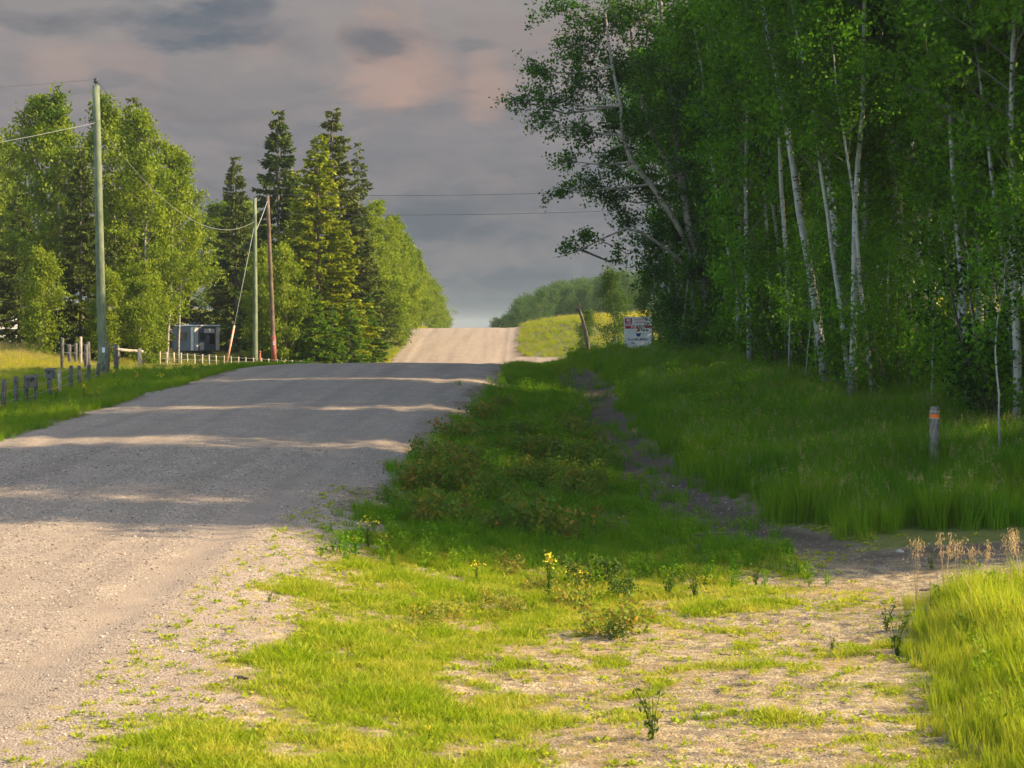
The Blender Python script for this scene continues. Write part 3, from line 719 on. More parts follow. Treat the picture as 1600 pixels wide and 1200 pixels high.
# the old poplar whose limbs reach out over the verge
def blob_tree():
    r = np.random.default_rng(77); D0 = 61.0
    s = F / D0
    W = lambda px, py, dy=0.: np.array([(px - 800) / s, D0 + dy, (HZ - py) / s])
    base = W(1128, 575); base[2] = gz(base[0], base[1]) - .1
    mb = MB()
    trunk = np.array([base, W(1112, 500), W(1098, 440), W(1080, 380), W(1068, 300), W(1055, 200), W(1040, 100), W(1030, -20), W(1025, -130)])
    mb.tube(trunk, [.17, .15, .14, .13, .12, .10, .08, .06, .03], 8)
    limbA = np.array([W(1085, 400), W(1050, 340, -.3), W(1015, 290, -.5), W(985, 255, -.6), W(970, 215, -.7), W(968, 170, -.8), W(955, 110, -.7), W(945, 30, -.5), W(940, -50, -.4)])
    mb.tube(limbA, [.10, .095, .09, .085, .07, .06, .05, .035, .02], 7)
    limbB = np.array([W(1098, 440), W(1040, 390, -.5), W(1000, 365, -.9), W(975, 360, -1.1), W(940, 375, -1.2), W(905, 393, -1.3), W(880, 402, -1.3), W(862, 405, -1.3)])
    mb.tube(limbB, [.07, .06, .05, .04, .03, .022, .014, .006], 5)
    limbC = np.array([W(1068, 300), W(1025, 215, .5), W(1005, 150, .8), W(990, 60, 1.), W(985, -60, 1.2)])
    mb.tube(limbC, [.09, .08, .065, .05, .03], 6)
    axes = np.vstack([trunk[3:], limbA[2:], limbC[1:]])
    blobs = [  # px, py, rx, ry, n clusters
     (805, 155, 30, 13, 9), (838, 108, 36, 20, 16), (850, 155, 40, 24, 20), (845, 192, 26, 14, 8), (870, 20, 34, 28, 16), (868, -40, 45, 40, 16),
     (900, 70, 46, 40, 34), (905, 135, 44, 34, 28), (900, 205, 40, 26, 22), (882, 250, 26, 16, 8), (875, 300, 20, 14, 7), (915, 285, 36, 26, 22),
     (950, 30, 50, 50, 44), (960, 110, 46, 44, 40), (955, 190, 40, 34, 26), (960, 250, 36, 30, 20), (958, 310, 34, 24, 18), (1000, 20, 50, 50, 44),
     (1010, 110, 50, 50, 46), (1005, 200, 46, 40, 36), (1010, 290, 40, 36, 28), (985, 340, 34, 20, 14), (1045, 60, 50, 60, 50), (1060, 170, 50, 50, 46),
     (1065, 260, 45, 45, 40), (1050, 350, 45, 40, 34), (905, 370, 22, 12, 7), (885, 385, 20, 9, 6), (965, 385, 10, 9, 3), (975, 405, 12, 10, 4),
     (1020, 420, 40, 34, 28), (1050, 480, 40, 40, 30), (1085, 420, 40, 40, 34), (1060, 535, 34, 26, 24), (1105, 350, 40, 50, 34), (1112, 490, 34, 44, 30), (1030, 380, 40, 40, 30), (1100, 560, 30, 20, 18), (920, -60, 60, 50, 40), (1000, -80, 70, 50, 50)]
    cl = []
    for px, py, rx, ry, n in blobs:
        n = int(n * 1.15)
        c = W(px, py, r.uniform(-.8, .4) if px < 930 else r.uniform(-1, 1))
        if py > 355 and px < 960: c[1] = D0 - 1.3
        ax = np.vstack([axes, limbB[3:]]) if py > 330 else axes
        dd = np.linalg.norm(ax - c, axis=1) + (ax[:, 2] > c[2] + .3) * 1.5
        a = ax[np.argmin(dd)]
        mid = (a + c) / 2 + r.normal(0, .12, 3) - np.array([0, 0, .12])
        L = np.linalg.norm(c - a)
        if L > .5: mb.tube([a, mid, c], [.015 + .012 * min(L, 2.5), .014 + .006 * L, .008], 5, False)
        for k in range(n):
            q = r.normal(0, .55, 3) * np.array([rx / s, max(rx / s, .7), ry / s])
            E = c + q; S = c * .7 + mid * .3 + q * .15 if r.random() < .5 else c + q * .1
            mb.tube([S, (S + E) / 2 + r.normal(0, .05, 3), E], [.010, .007, .003], 3, False)
            cl.append(E); cl.append(S * .4 + E * .6)
    cl = np.array(cl); cnt = r.poisson(18, len(cl)); c = np.repeat(cl, cnt, 0)
    P = c + r.normal(0, .115, c.shape)
    b = Vector(base)
    t = thing('poplar_tree', 'old poplar with crooked pale limbs reaching out of the wood over the verge', 'tree', b)
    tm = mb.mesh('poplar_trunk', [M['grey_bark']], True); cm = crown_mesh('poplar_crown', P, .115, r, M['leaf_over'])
    for m_, nm in ((tm, 'trunk'), (cm, 'crown')):
        m_.transform(Matrix.Translation(-b)); obj(nm, m_, t)
blob_tree()
# small sunlit growth around the sale sign
sb = broadleaf('verge_aspen', 120, 4.6, 1.2, .06, 34, 34, .085, M['grey_bark'], M['leaf_far'], r0=.05, sig=.17)
for px, D, top, lab in ((962, 83, 428, 'small bushy poplar standing free behind the sale sign'), (1020, 80, 420, 'bushy young poplar between the sale sign and the wood'),
                        (915, 88, 488, 'low leafy willow bush left of the sale sign by the leaning post'), (1068, 75, 400, 'young poplar close behind the sale sign at the wood end'), (1095, 69, 430, 'bushy young poplar between the old leaning poplar and the wood'), (1040, 77, 455, 'low bushy poplar touching the sign side of the wood end')):
    x = (px - 800) / F * D; z = gz(x, D)
    h = (HZ - top) / F * D - z
    plant('young_poplar', sb, TC, lab, 'tree', (x, D, z - .05), px, h / 4.6)

# ------------------------------------------------------------------ trees on the left
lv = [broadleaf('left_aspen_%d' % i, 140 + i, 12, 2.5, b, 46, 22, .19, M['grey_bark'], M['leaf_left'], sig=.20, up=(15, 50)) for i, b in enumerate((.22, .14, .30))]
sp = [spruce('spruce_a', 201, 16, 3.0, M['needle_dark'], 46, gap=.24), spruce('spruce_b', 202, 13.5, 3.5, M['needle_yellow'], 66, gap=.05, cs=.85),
      spruce('spruce_c', 203, 16, 3.4, M['needle_dark'], 46, gap=.2), spruce('spruce_d', 204, 6, 1.7, M['needle_young'], 150, cs=.55),
      spruce('spruce_dead', 205, 14, 1.6, M['needle_dark'], 26, dead=.6)]
HT = (12, 12, 12)
small = broadleaf('small_aspen', 151, 5.5, 1.5, .08, 40, 26, .15, M['grey_bark'], M['leaf_left'], r0=.05, sig=.17)
def left_aspen(px, top, D, v, lab, group=None, w_=1.0, lift=0):
    x = (px - 800) / F * D; z = gz(x, D) - .1
    h = (HZ - top) / F * D - z
    s = h / 12.3
    if v == 9:
        s = h / 5.6; w_ = min(w_, 1.3)
    plant('aspen_tree', small if v == 9 else lv[v], TC, lab, 'tree', (x, D, z), px * .37, (s * w_, s * w_, s), (0, 0), group)
def left_spruce(px, top, D, v, lab, H, w_=1.0, group=None):
    x = (px - 800) / F * D; z = gz(x, D) - .1
    h = (HZ - top) / F * D - z; s = h / H
    plant('spruce_tree', sp[v], TC, lab, 'tree', (x, D, z), px * .61, (s * w_, s * w_, s), (0, 0), group)
G1 = 'aspens behind the green power pole'
for a in ((-25, 200, 109, 0, 'tall leafy aspen past the white shed, cut by the picture edge', G1), (10, 222, 110, 0, 'shorter aspen just beside the white shed', G1),
          (62, 150, 90, 0, 'tall aspen with airy crown, first tall one beyond the white shed', G1), (98, 158, 89, 2, 'tall aspen whose crown touches the green power pole on the shed side', G1),
          (180, 160, 92, 2, 'tall aspen directly behind the top of the green power pole', G1), (226, 172, 88, 1, 'broad sunlit aspen beyond the green power pole with a spruce tip above it', G1),
          (262, 228, 90, 0, 'sunlit aspen on the camper side of the aspen clump', G1), (278, 262, 95, 2, 'outermost low spreading aspen above the dark camper', G1),
          (165, 430, 83, 9, 'lower aspen with yellow leaves at the foot of the power pole clump', G1), (62, 400, 82, 9, 'low bushy aspen before the white shed', G1),
          (236, 440, 86, 9, 'small leafy aspen partly hiding the camper', G1), (222, 420, 84, 9, 'small leafy aspen over the log rail', G1)):
    left_aspen(*a[:5], group=a[5], w_=.92)
left_spruce(126, 225, 86, 0, 'dark spruce hidden behind the aspens by the power pole', 16, .9)
left_spruce(207, 142, 93.5, 0, 'dark spruce whose tip rises over the broad sunlit aspen', 16, .85)
left_spruce(262, 226, 130, 2, 'dark spruce with tip just above the aspens over the camper', 16, .8)
left_spruce(30, 270, 100, 2, 'dark spruce behind the airy aspen by the shed', 16, 1)
left_spruce(368, 237, 128, 0, 'lone slim spruce rising behind the round green trees', 16, .95)
G2 = 'round trees behind the camper'
for a in ((335, 318, 132, 1, 'round dark-green tree behind the camper roof', G2), (362, 306, 140, 0, 'round green tree below the lone slim spruce', G2), (395, 325, 136, 1, 'round green tree behind the two close poles', G2),
          (318, 400, 175, 1, 'dim tree on the slope beyond the camper', G2), (350, 390, 180, 0, 'shaded tree on the slope between camper and poles', G2), (290, 380, 178, 0, 'shaded tree beyond the yellow slope', G2),
          (240, 300, 150, 0, 'tree in the shade behind the aspen clump', G2), (180, 300, 150, 1, 'tree in the shade far behind the power pole', G2), (90, 310, 140, 0, 'shaded tree far behind the airy aspen', G2), (10, 320, 140, 1, 'shaded tree far behind the white shed', G2)):
    left_aspen(*a[:5], group=a[5], w_=1.35)
left_spruce(435, 162, 116, 0, 'tall dark spruce behind the brown pole, first of the tall spruces', 16, 1.0)
left_spruce(497, 207, 110, 1, 'yellow-green spruce in full sun, broad to the ground', 13.5, 1.02)
left_spruce(520, 163, 121, 2, 'tallest dark spruce with twin tip behind the yellow-green one', 16, 1.05)
left_spruce(560, 212, 125, 4, 'half-dead spruce with bare reddish top beside the tallest one', 14, 1.1)
left_spruce(548, 300, 122, 2, 'lower dark spruce at the roadside end of the spruces', 16, 1.25)
left_spruce(462, 262, 117, 1, 'yellow-green spruce between the brown pole and the broad one', 13.5, .9)
G3 = 'young spruces below the tall ones'
for px, top, D, lab in ((462, 462, 104, 'young bright spruce nearest the brown pole'), (492, 448, 103, 'taller young spruce in front of the yellow-green spruce'),
                        (520, 476, 104, 'young spruce in the middle of the low row'), (548, 470, 107, 'young spruce near the roadside grass'), (574, 455, 114, 'last young spruce of the low row beside the road')):
    left_spruce(px, top, D, 3, lab, 6, 1.15, G3)
left_aspen(447, 395, 102.5, 9, 'slim silvery young poplar just behind the brown pole', w_=.8)
left_aspen(408, 400, 104, 9, 'slim young poplar between the two close poles', w_=.8)
G4 = 'row of aspens running over the hill'
rowt = [(585, 330, 128), (597, 314, 131), (611, 338, 134), (620, 352, 138), (628, 366, 142), (636, 378, 147), (643, 386, 153), (650, 394, 160), (656, 404, 168), (662, 414, 177), (668, 424, 187),
        (673, 434, 198), (678, 444, 210), (683, 454, 224), (687, 464, 240), (691, 475, 258), (695, 488, 280)]
for i, (px, top, D) in enumerate(rowt):
    lab = ('first and tallest aspen of the hedge-like row, beside the spruces' if i == 0 else 'last tiny aspen of the row where it meets the road crest' if i == len(rowt) - 1
           else 'aspen in the dense sunlit row running up beside the far road')
    left_aspen(px - 3, top, D, (1, 0, 1, 2)[i % 4], lab, G4, 1.0 if D < 170 else 1.3)
for i, (px, top, D) in enumerate([(598, 420, 129), (612, 428, 133), (626, 432, 139), (640, 440, 148), (652, 446, 158)]):
    left_aspen(px, top, D, 9, 'low leafy aspen at the foot of the hill row, ' + ('just past the spruces' if D < 131 else 'second after the spruces' if D < 136 else 'halfway to the crest' if D < 145 else 'close to the crest' if D < 155 else 'right at the road crest'), 'low growth under the aspen row', 2.2)

# hazy trees on the far hill
ft = [broadleaf('far_tree_%d' % i, 170 + i, 9, 2.7, .05, 40, 26, .17, M['grey_bark'], M['leaf_far'], sig=.34) for i in range(2)]
r_ = random.Random(9)
outline = [(778, 499), (790, 492), (803, 488), (812, 474), (828, 462), (850, 452), (880, 444), (905, 440), (930, 436), (960, 432), (1000, 425)]
for i in range(60):
    px = r_.uniform(798, 1000) if i > 3 else (780, 788, 796, 806)[i]
    D = r_.uniform(215, 300); top = float(np.interp(px, [p[0] for p in outline], [p[1] for p in outline])) + r_.uniform(0, 1) * (14 if i > 14 else 3)
    x = (px - 800) / F * D; z = gz(x, D) - .2
    h = (HZ - top) / F * D - z
    if h < 1.2: continue
    s = h / 9.2
    plant('far_tree', ft[i % 2], TC, 'hazy round tree on the distant hill past the road crest', 'tree', (x, D, z), px, (max(s, .45), max(s, .45), s), (0, 0), 'trees on the hazy far hill')

# ------------------------------------------------------------------ grass, scattered in masses
def tuft(name, seed, n, h, wd, rad, material, lean=.35, seeds=0., seed_m=None, hv=.35):
    r = np.random.default_rng(seed); lv_ = 4
    a = r.uniform(0, 6.283, n); q = rad * np.sqrt(r.uniform(0, 1, n))
    B = np.stack([np.cos(a) * q, np.sin(a) * q, np.zeros(n) - .02], 1)
    hh = h * r.uniform(1 - hv, 1 + hv * .6, n); la = a + r.normal(0, .9, n); ld = np.stack([np.cos(la), np.sin(la), np.zeros(n)], 1)
    le = (lean * hh * r.uniform(.2, 1.3, n))[:, None]
    fa = r.uniform(0, 6.283, n); sd_ = np.stack([np.cos(fa), np.sin(fa), np.zeros(n)], 1)
    V = []; t = np.linspace(0, 1, lv_)
    for k in range(lv_):
        c = B + ld * le * t[k] ** 2 + np.array([0, 0, 1]) * (hh * (t[k] - .12 * t[k] ** 3))[:, None]
        wk = wd * (1, .9, .6, .06)[k] * .5
        V += [c - sd_ * wk, c + sd_ * wk]
    V = np.stack(V, 1)  # n, 8, 3
    i = np.arange(n)[:, None] * 8
    Q = np.concatenate([i + np.array([[2 * k, 2 * k + 1, 2 * k + 3, 2 * k + 2]]) for k in range(lv_ - 1)])
    rv = np.tile(r.uniform(0, 1, n), lv_ - 1); V = V.reshape(-1, 3); mi = [0] * len(Q); mats = [material]
    if seeds > 0:
        m = max(1, int(n * seeds)); sel = r.choice(n, m, False); mats.append(seed_m)
        tip = V.reshape(n, 8, 3)[sel][:, 6]; SV = []
        for k in range(9):
            c = tip + np.array([0, 0, 1]) * (.012 * k) * (h / .6) + r.normal(0, .012 * h / .6, (m, 3)); SV.append(c)
        P = np.vstack(SV); v2, q2 = leaf_quads(P, .032 * h / .6, r, .35)
        Q = np.vstack([Q, q2 + len(V)]); V = np.vstack([V, v2]); rv = np.concatenate([rv, r.uniform(0, 1, len(q2))]); mi += [1] * len(q2)
    return mesh_np(name, V, [Q], mats, mi, {'rnd': ('FACE', rv)})
def library(name, meshes):
    col = bpy.data.collections.new(name)
    for i, m in enumerate(meshes):
        o = bpy.data.objects.new('%s_%02d' % (name, i), m); col.objects.link(o)
    return col
def scatter(name, col, P, rz, sc, ix, tint, tilt=None):
    me = bpy.data.meshes.new(name); me.vertices.add(len(P)); me.vertices.foreach_set('co', np.asarray(P, np.float32).ravel())
    for k, a in (('rz', rz), ('sc', sc), ('tint', tint), ('tl', tilt if tilt is not None else np.zeros(len(P)))):
        me.attributes.new(k, 'FLOAT', 'POINT').data.foreach_set('value', np.asarray(a, np.float32))
    me.attributes.new('ix', 'INT', 'POINT').data.foreach_set('value', np.asarray(ix, np.int32))
    me.update()
    o = tag(obj(name, me), kind='stuff')
    g = bpy.data.node_groups.new(name, 'GeometryNodeTree')
    g.interface.new_socket('Geometry', in_out='INPUT', socket_type='NodeSocketGeometry')
    g.interface.new_socket('Geometry', in_out='OUTPUT', socket_type='NodeSocketGeometry')
    N = g.nodes.new; L = g.links.new
    gi = N('NodeGroupInput'); go = N('NodeGroupOutput'); ip = N('GeometryNodeInstanceOnPoints'); ci = N('GeometryNodeCollectionInfo')
    ci.inputs['Collection'].default_value = col; ci.inputs['Separate Children'].default_value = True; ci.inputs['Reset Children'].default_value = True
    ip.inputs['Pick Instance'].default_value = True
    def na(n, ty='FLOAT'):
        a = N('GeometryNodeInputNamedAttribute'); a.data_type = ty; a.inputs['Name'].default_value = n; return a.outputs['Attribute']
    cx = N('ShaderNodeCombineXYZ'); L(na('rz'), cx.inputs['Z']); L(na('tl'), cx.inputs['X'])
    L(gi.outputs[0], ip.inputs['Points']); L(ci.outputs[0], ip.inputs['Instance']); L(na('ix', 'INT'), ip.inputs['Instance Index'])
    L(cx.outputs[0], ip.inputs['Rotation']); L(na('sc'), ip.inputs['Scale']); L(ip.outputs[0], go.inputs[0])
    mod = o.modifiers.new('scatter', 'NODES'); mod.node_group = g
    return o
gr = np.random.default_rng(5)
def sample(xr, yr, dens, accept):
    """dens(Y) per m2; accept(X,Y) probability"""
    n = int((xr[1] - xr[0]) * (yr[1] - yr[0]) * dens)
    X = gr.uniform(*xr, n); Y = gr.uniform(*yr, n)
    k = (np.abs(X) < Y * .2759 * 1.12 + 1.5) & (gr.uniform(0, 1, n) < accept(X, Y))
    return X[k], Y[k]
def place(name, col, nvar, XY, sc, tint, sink=.0):
    X = np.concatenate([a[0] for a in XY]); Y = np.concatenate([a[1] for a in XY])
    Z = hgt(X, Y) - sink; n = len(X)
    s = sc(X, Y) * gr.uniform(.7, 1.25, n)
    scatter(name, col, np.stack([X, Y, Z], 1), gr.uniform(0, 6.283, n), s, gr.integers(0, nvar, n), np.clip(tint(X, Y) + gr.normal(0, .12, n), 0, 1), gr.normal(0, .1, n))
    return n
lib_short = library('short_tuft', [tuft('short_tuft', 300 + i, 22, .095, .009, .08, M['grass_short'], .7, hv=.5) for i in range(5)])
def rosette(i):
    r = np.random.default_rng(440 + i); n = 18; a = r.uniform(0, 6.283, n); L = r.uniform(.015, .045, n)
    d = np.stack([np.cos(a), np.sin(a), r.uniform(.25, 1.1, n)], 1); d /= np.linalg.norm(d, axis=1)[:, None]
    sd_ = np.stack([-np.sin(a), np.cos(a), np.zeros(n)], 1); B = d * .012 + r.normal(0, .025, (n, 3)) * (1, 1, 0)
    V = np.stack([B, B + d * (L * .55)[:, None] + sd_ * (L * .26)[:, None], B + d * L[:, None], B + d * (L * .55)[:, None] - sd_ * (L * .26)[:, None]], 1).reshape(-1, 3)
    return mesh_np('rosette', V, [np.arange(n * 4).reshape(n, 4)], [M['grass_short']], None, {'rnd': ('FACE', r.uniform(0, 1, n))})
lib_ros = library('rosette', [rosette(i) for i in range(5)])
lib_tall = library('tall_tuft', [tuft('tall_tuft', 320 + i, 46, .62, .009, .16, M['grass_tall'], .32, (.10 if i % 3 == 0 else .0), M['seed']) for i in range(6)])
lib_lush = library('lush_tuft', [tuft('lush_tuft', 340 + i, 34, .55, .012, .12, M['grass_short'], .25) for i in range(5)])
lib_field = library('field_tuft', [tuft('field_tuft', 360 + i, 46, .5, .014, .25, M['grass_field'], .3, .35, M['seed']) for i in range(5)])
lib_mid = library('verge_tuft', [tuft('verge_tuft', 380 + i, 42, .26, .008, .13, M['grass_tall'], .5) for i in range(5)])

def orr(X, Y): return X - xc(Y)
def cov_short(X, Y): return np.where(orr(X, Y) > RW - .3, np.clip(grass_m(X, Y), 0.16, 1) * (1 - path_m(X, Y) * .97), 0) * (X < 3.3 + (Y - 13) * .14)
patch = lambda X, Y: fbm(X, Y, .8, 91, 2)
# foreground short grass
XY = [sample((-5, 9), (9.5, 27), 260, lambda X, Y: cov_short(X, Y) ** 1.2 * (1 - sst(25.5, 27, Y)))]
place('short_grass', lib_short, 5, XY, lambda X, Y: .42 + .85 * sst(.45, .95, grass_m(X, Y) * .6 + patch(X, Y) * .5), lambda X, Y: .80 - .9 * (patch(X, Y) - .3) - .45 * grass_m(X, Y) + .9 * (vnoise(X, Y, .18, 92) - .5) + .15 * sst(0, 2.5, X))
XY = [sample((-5, 9), (9.5, 30), 60, lambda X, Y: np.clip(cov_short(X, Y) * 1.1 + .02, 0, 1) * (orr(X, Y) > RW - .2) * (1 - sst(28, 30, Y)))]
place('low_weeds', lib_ros, 5, XY, lambda X, Y: .9 + .5 * patch(X, Y), lambda X, Y: .3 * patch(X, Y))
def thatch(i):
    r = np.random.default_rng(470 + i); n = 12; a = r.uniform(0, 6.283, n); L = r.uniform(.04, .13, n)
    d = np.stack([np.cos(a), np.sin(a), r.uniform(-.02, .22, n)], 1); sd_ = np.stack([-np.sin(a), np.cos(a), np.zeros(n)], 1) * .0022
    B = r.normal(0, .05, (n, 3)) * (1, 1, 0) + (0, 0, .006)
    V = np.stack([B - sd_, B + sd_, B + d * L[:, None] + sd_ * .3, B + d * L[:, None] - sd_ * .3], 1).reshape(-1, 3)
    return mesh_np('thatch', V, [np.arange(n * 4).reshape(n, 4)], [M['straw']], None, {'rnd': ('FACE', r.uniform(0, 1, n))})
lib_th = library('thatch', [thatch(i) for i in range(4)])
XY = [sample((-5, 6), (9.5, 25), 110, lambda X, Y: sst(RW, RW + 1.5, orr(X, Y)) * (.15 + .85 * sst(.35, .7, fbm(X, Y, .7, 95, 2))))]
place('dead_straw', lib_th, 4, XY, lambda X, Y: .9 + 0 * X, lambda X, Y: .5 + 0 * X)
def forb(i, H, R, n, leaf):
    r = np.random.default_rng(480 + i); mb = MB(); P = []
    for k in range(6):
        a = r.uniform(0, 6.283); E = np.array([math.cos(a) * R, math.sin(a) * R, H * r.uniform(.6, 1)])
        mb.tube([(0, 0, -.02), E * (.45, .45, .5), E], [.004, .003, .0015], 3, False)
        u = r.uniform(.15, 1, n // 6)[:, None]; P.append(E * u ** (1.2, 1.2, 1) + r.normal(0, R * .3, (len(u), 3)))
    V, Q = leaf_quads(np.vstack(P), leaf, r, .5); V0 = np.vstack(mb.V); Q0 = np.vstack(mb.Q)
    return mesh_np('forb', np.vstack([V0, V]), [np.vstack([Q0, Q + len(V0)])], [M['grass_tall']], None, {'rnd': ('FACE', r.uniform(0, 1, len(Q0) + len(Q)))})
lib_forb = library('forb', [forb(i, .62, .15, 90, .07) for i in range(5)])
# lush knee-high grass at the lower right
XY = [sample((2.6, 9), (8, 23), 85, lambda X, Y: sst(-.15, .35, X - (3.15 + (Y - 13) * .15) - (fbm(X, Y, 1.2, 66) - .5) * .9) * (1 - sst(20, 22, Y)))]
place('lush_grass', lib_lush, 5, XY, lambda X, Y: (.30 + .55 * sst(0, 1.2, X - (3.15 + (Y - 13) * .15))) * (.6 + .8 * fbm(X, Y, .6, 65, 2)) + .08, lambda X, Y: .05 + .7 * (fbm(X, Y, .5, 69, 2) - .3))
place('lush_weeds', lib_forb, 5, [sample((2.6, 9), (8, 23), 5, lambda X, Y: sst(.1, .6, X - (3.15 + (Y - 13) * .15)) * (1 - sst(20, 22, Y)))], lambda X, Y: .7 + 0 * X, lambda X, Y: .5 + 0 * X)
# the bank under the wood
def bank(X, Y):
    e = np.interp(Y, [q[0] for q in ED], [q[1] for q in ED])
    a = sst(.55, 1.2, X - pathx(Y) + (fbm(X, Y, 1.1, 55) - .5) * .6) * sst(26.2, 27.2, Y + (fbm(X, Y, 1., 56) - .5) * 1.5) * (1 - .75 * sst(.3, 1.5, X - e))
    return a * (1 - side_m(X, Y))
XY = [sample((2.4, 13), (26, 45), 30, bank), sample((1.5, 12), (45, 84), 17, bank), sample((3, 20), (84, 116), 8, lambda X, Y: sst(5, 6, orr(X, Y)))]
place('tall_grass', lib_tall, 6, XY, lambda X, Y: (.38 + 1.05 * fbm(X, Y, 1.1, 57, 3)) * (1 - .42 * sst(48, 70, Y)), lambda X, Y: .08 + .95 * (fbm(X, Y, 1.5, 58, 3) - .42) + .35 * sst(60, 80, Y))
# the strip between road and track, and the left verge
def strip(X, Y):
    o = orr(X, Y)
    return sst(.2, 1.0, o - RW + (fbm(X, Y, 1.2, 61) - .5) * 1.4) * (X < pathx(Y) + .9) * np.clip(grass_m(X, Y) * 1.1, 0.05, 1) * sst(24, 26, Y)
XY = [sample((-4, 4), (24, 84), 42, strip)]
place('verge_grass', lib_mid, 5, XY, lambda X, Y: .45 + .75 * fbm(X, Y, .9, 62, 2), lambda X, Y: .10 + .3 * (fbm(X, Y, .9, 63, 2) - .3) + .3 * sst(45, 60, Y))
def lverge(X, Y):
    o = -orr(X, Y); return sst(.1, .5, o - RW + (fbm(X, Y, .8, 64) - .5) * .5) * (1 - side_m(X, Y)) * (o < 12)
XY = [sample((-20, -7), (30, 64), 34, lverge), sample((-20, -7), (64, 84), 20, lverge)]
place('left_verge_grass', lib_tall, 6, XY, lambda X, Y: .22 + .18 * fbm(X, Y, 1.4, 67, 2), lambda X, Y: .25 + .9 * (fbm(X, Y, 1.6, 68, 2) - .35) + .2 * sst(6, 9, -orr(X, Y)))
FXY = [sample((1.5, 13), (26, 84), 6.5, lambda X, Y: bank(X, Y) * sst(.42, .6, fbm(X, Y, 1.6, 97, 2))), sample((-4, 4), (23, 60), 6, lambda X, Y: (orr(X, Y) > RW + .6) * (X < pathx(Y) - .2) * sst(.35, .55, fbm(X, Y, 1.1, 98, 2))),
      sample((-20, -7), (30, 64), 3, lambda X, Y: (-orr(X, Y) > RW + .8) * sst(.4, .6, fbm(X, Y, 1.4, 99, 2)) * (-orr(X, Y) < 9))]
place('undergrowth', lib_forb, 5, FXY, lambda X, Y: np.where(X < pathx(Y), .55, .95), lambda X, Y: .12 + .5 * (fbm(X, Y, .7, 96, 2) - .3))
# field on the left and far grass
XY = [sample((-36, -8), (50, 84), 11, lambda X, Y: (-orr(X, Y) > 8) * (1 - side_m(X, Y))), sample((-40, -7), (84, 128), 5, lambda X, Y: (-orr(X, Y) > 4.2) * (1 - side_m(X, Y)))]
place('field_grass', lib_field, 5, XY, lambda X, Y: (.75 + .5 * fbm(X, Y, 3, 73, 2)) * (.35 + .65 * np.maximum(sst(13, 18, -orr(X, Y)), 0)), lambda X, Y: .35 + .9 * (fbm(X * .6, Y, 4, 74, 2) - .4))
XY = [sample((-60, 60), (123, 200), 3.2, lambda X, Y: sst(.2, .8, np.abs(orr(X, Y)) - RW) * (1 - side_m(X, Y))), sample((-90, 90), (200, 300), 1.2, lambda X, Y: sst(.2, 1, np.abs(orr(X, Y)) - RW))]
place('far_grass', lib_field, 5, XY, lambda X, Y: .42 + .4 * fbm(X, Y, 3, 83, 2), lambda X, Y: .0 + .8 * (fbm(X, Y * .5, 5, 84, 2) - .35) + .35 * sst(8.5, 10, orr(X, Y)))

# loose stones on the near road and the dirt
def pebble_mesh(i):
    import bmesh
    bm = bmesh.new(); bmesh.ops.create_icosphere(bm, subdivisions=1, radius=1.0)
    r = random.Random(400 + i)
    for v in bm.verts: v.co *= r.uniform(.7, 1.15); v.co.z *= .6; v.co.x *= 1.2
    me = bpy.data.meshes.new('pebble_%d' % i); bm.to_mesh(me); bm.free(); me.materials.append(M['pebble']); return me
pm_, pt, po = mat('pebble')
ti = pt.new('ShaderNodeAttribute', attribute_name='tint', attribute_type='INSTANCER')
principled(pt, po, pt.ramp(ti.outputs['Fac'], [(0, (.10, .085, .075)), (.3, (.24, .19, .15)), (.6, (.38, .30, .235)), (.85, (.46, .37, .28)), (1, (.58, .49, .39))]), .85)
M['pebble'] = pm_
lib_peb = library('pebble', [pebble_mesh(i) for i in range(5)])
def peb(X, Y):
    o = orr(X, Y); t_ = 1 - .8 * np.exp(-((o - 3.0) / .25) ** 2)
    return np.where(o < RW + 1.5, t_, .28 * (1 - sst(24, 26, Y)) + .35 * path_m(X, Y)) * (1 - .45 * sst(12, 30, Y))
X, Y = sample((-11, 8), (9.5, 34), 300, lambda X, Y: peb(X, Y) * (X < 3.6 + (Y - 13) * .14 + 9 * (Y > 22)))
n = len(X); s = np.clip(gr.lognormal(math.log(.0068), .34, n), .003, .024) * (.8 + .02 * Y)
scatter('gravel', lib_peb, np.stack([X, Y, hgt(X, Y) + s * .15], 1), gr.uniform(0, 6.283, n), s, gr.integers(0, 5, n), gr.uniform(0, 1, n))
print('pebbles', n)

# ------------------------------------------------------------------ shrubs, weeds, flowers
rose = [bush('rose_%d' % i, 500 + i, .58, .42, 430, .072, M['rose'], stems=10) for i in range(3)]
r_ = random.Random(12)
cnt = 0
while cnt < 74:
    D = r_.uniform(26.5, 46); x = r_.uniform(-2.2, 1.7)
    o = x - float(xc(D))
    if not (RW + .75 < o) or x > pathx(D) - .7 or (x - 1.7) > (D - 30) * .1 + .4: continue
    if D > 38 and r_.random() < .5: continue
    cnt += 1
    plant('wild_rose', rose[cnt % 3], SL, 'reddish wild rose bush in the shaded ditch, ' + ('near the sunlit grass' if D < 30 else 'halfway along the thicket' if D < 36 else 'towards the far end') + (' on the road side' if x < -.3 else ' on the path side'), 'shrub', (x, D, gz(x, D) - .02), r_.uniform(0, 6.28),
          r_.uniform(.6, 1.2), (0, 0), 'wild roses in the shaded ditch')
rl = [bush('rose_lit_%d' % i, 520 + i, .5, .36, 420, .055, M['rose_lit'], stems=9) for i in range(2)]
rd = bush('rose_green', 530, .55, .36, 520, .06, M['weed'], stems=9)
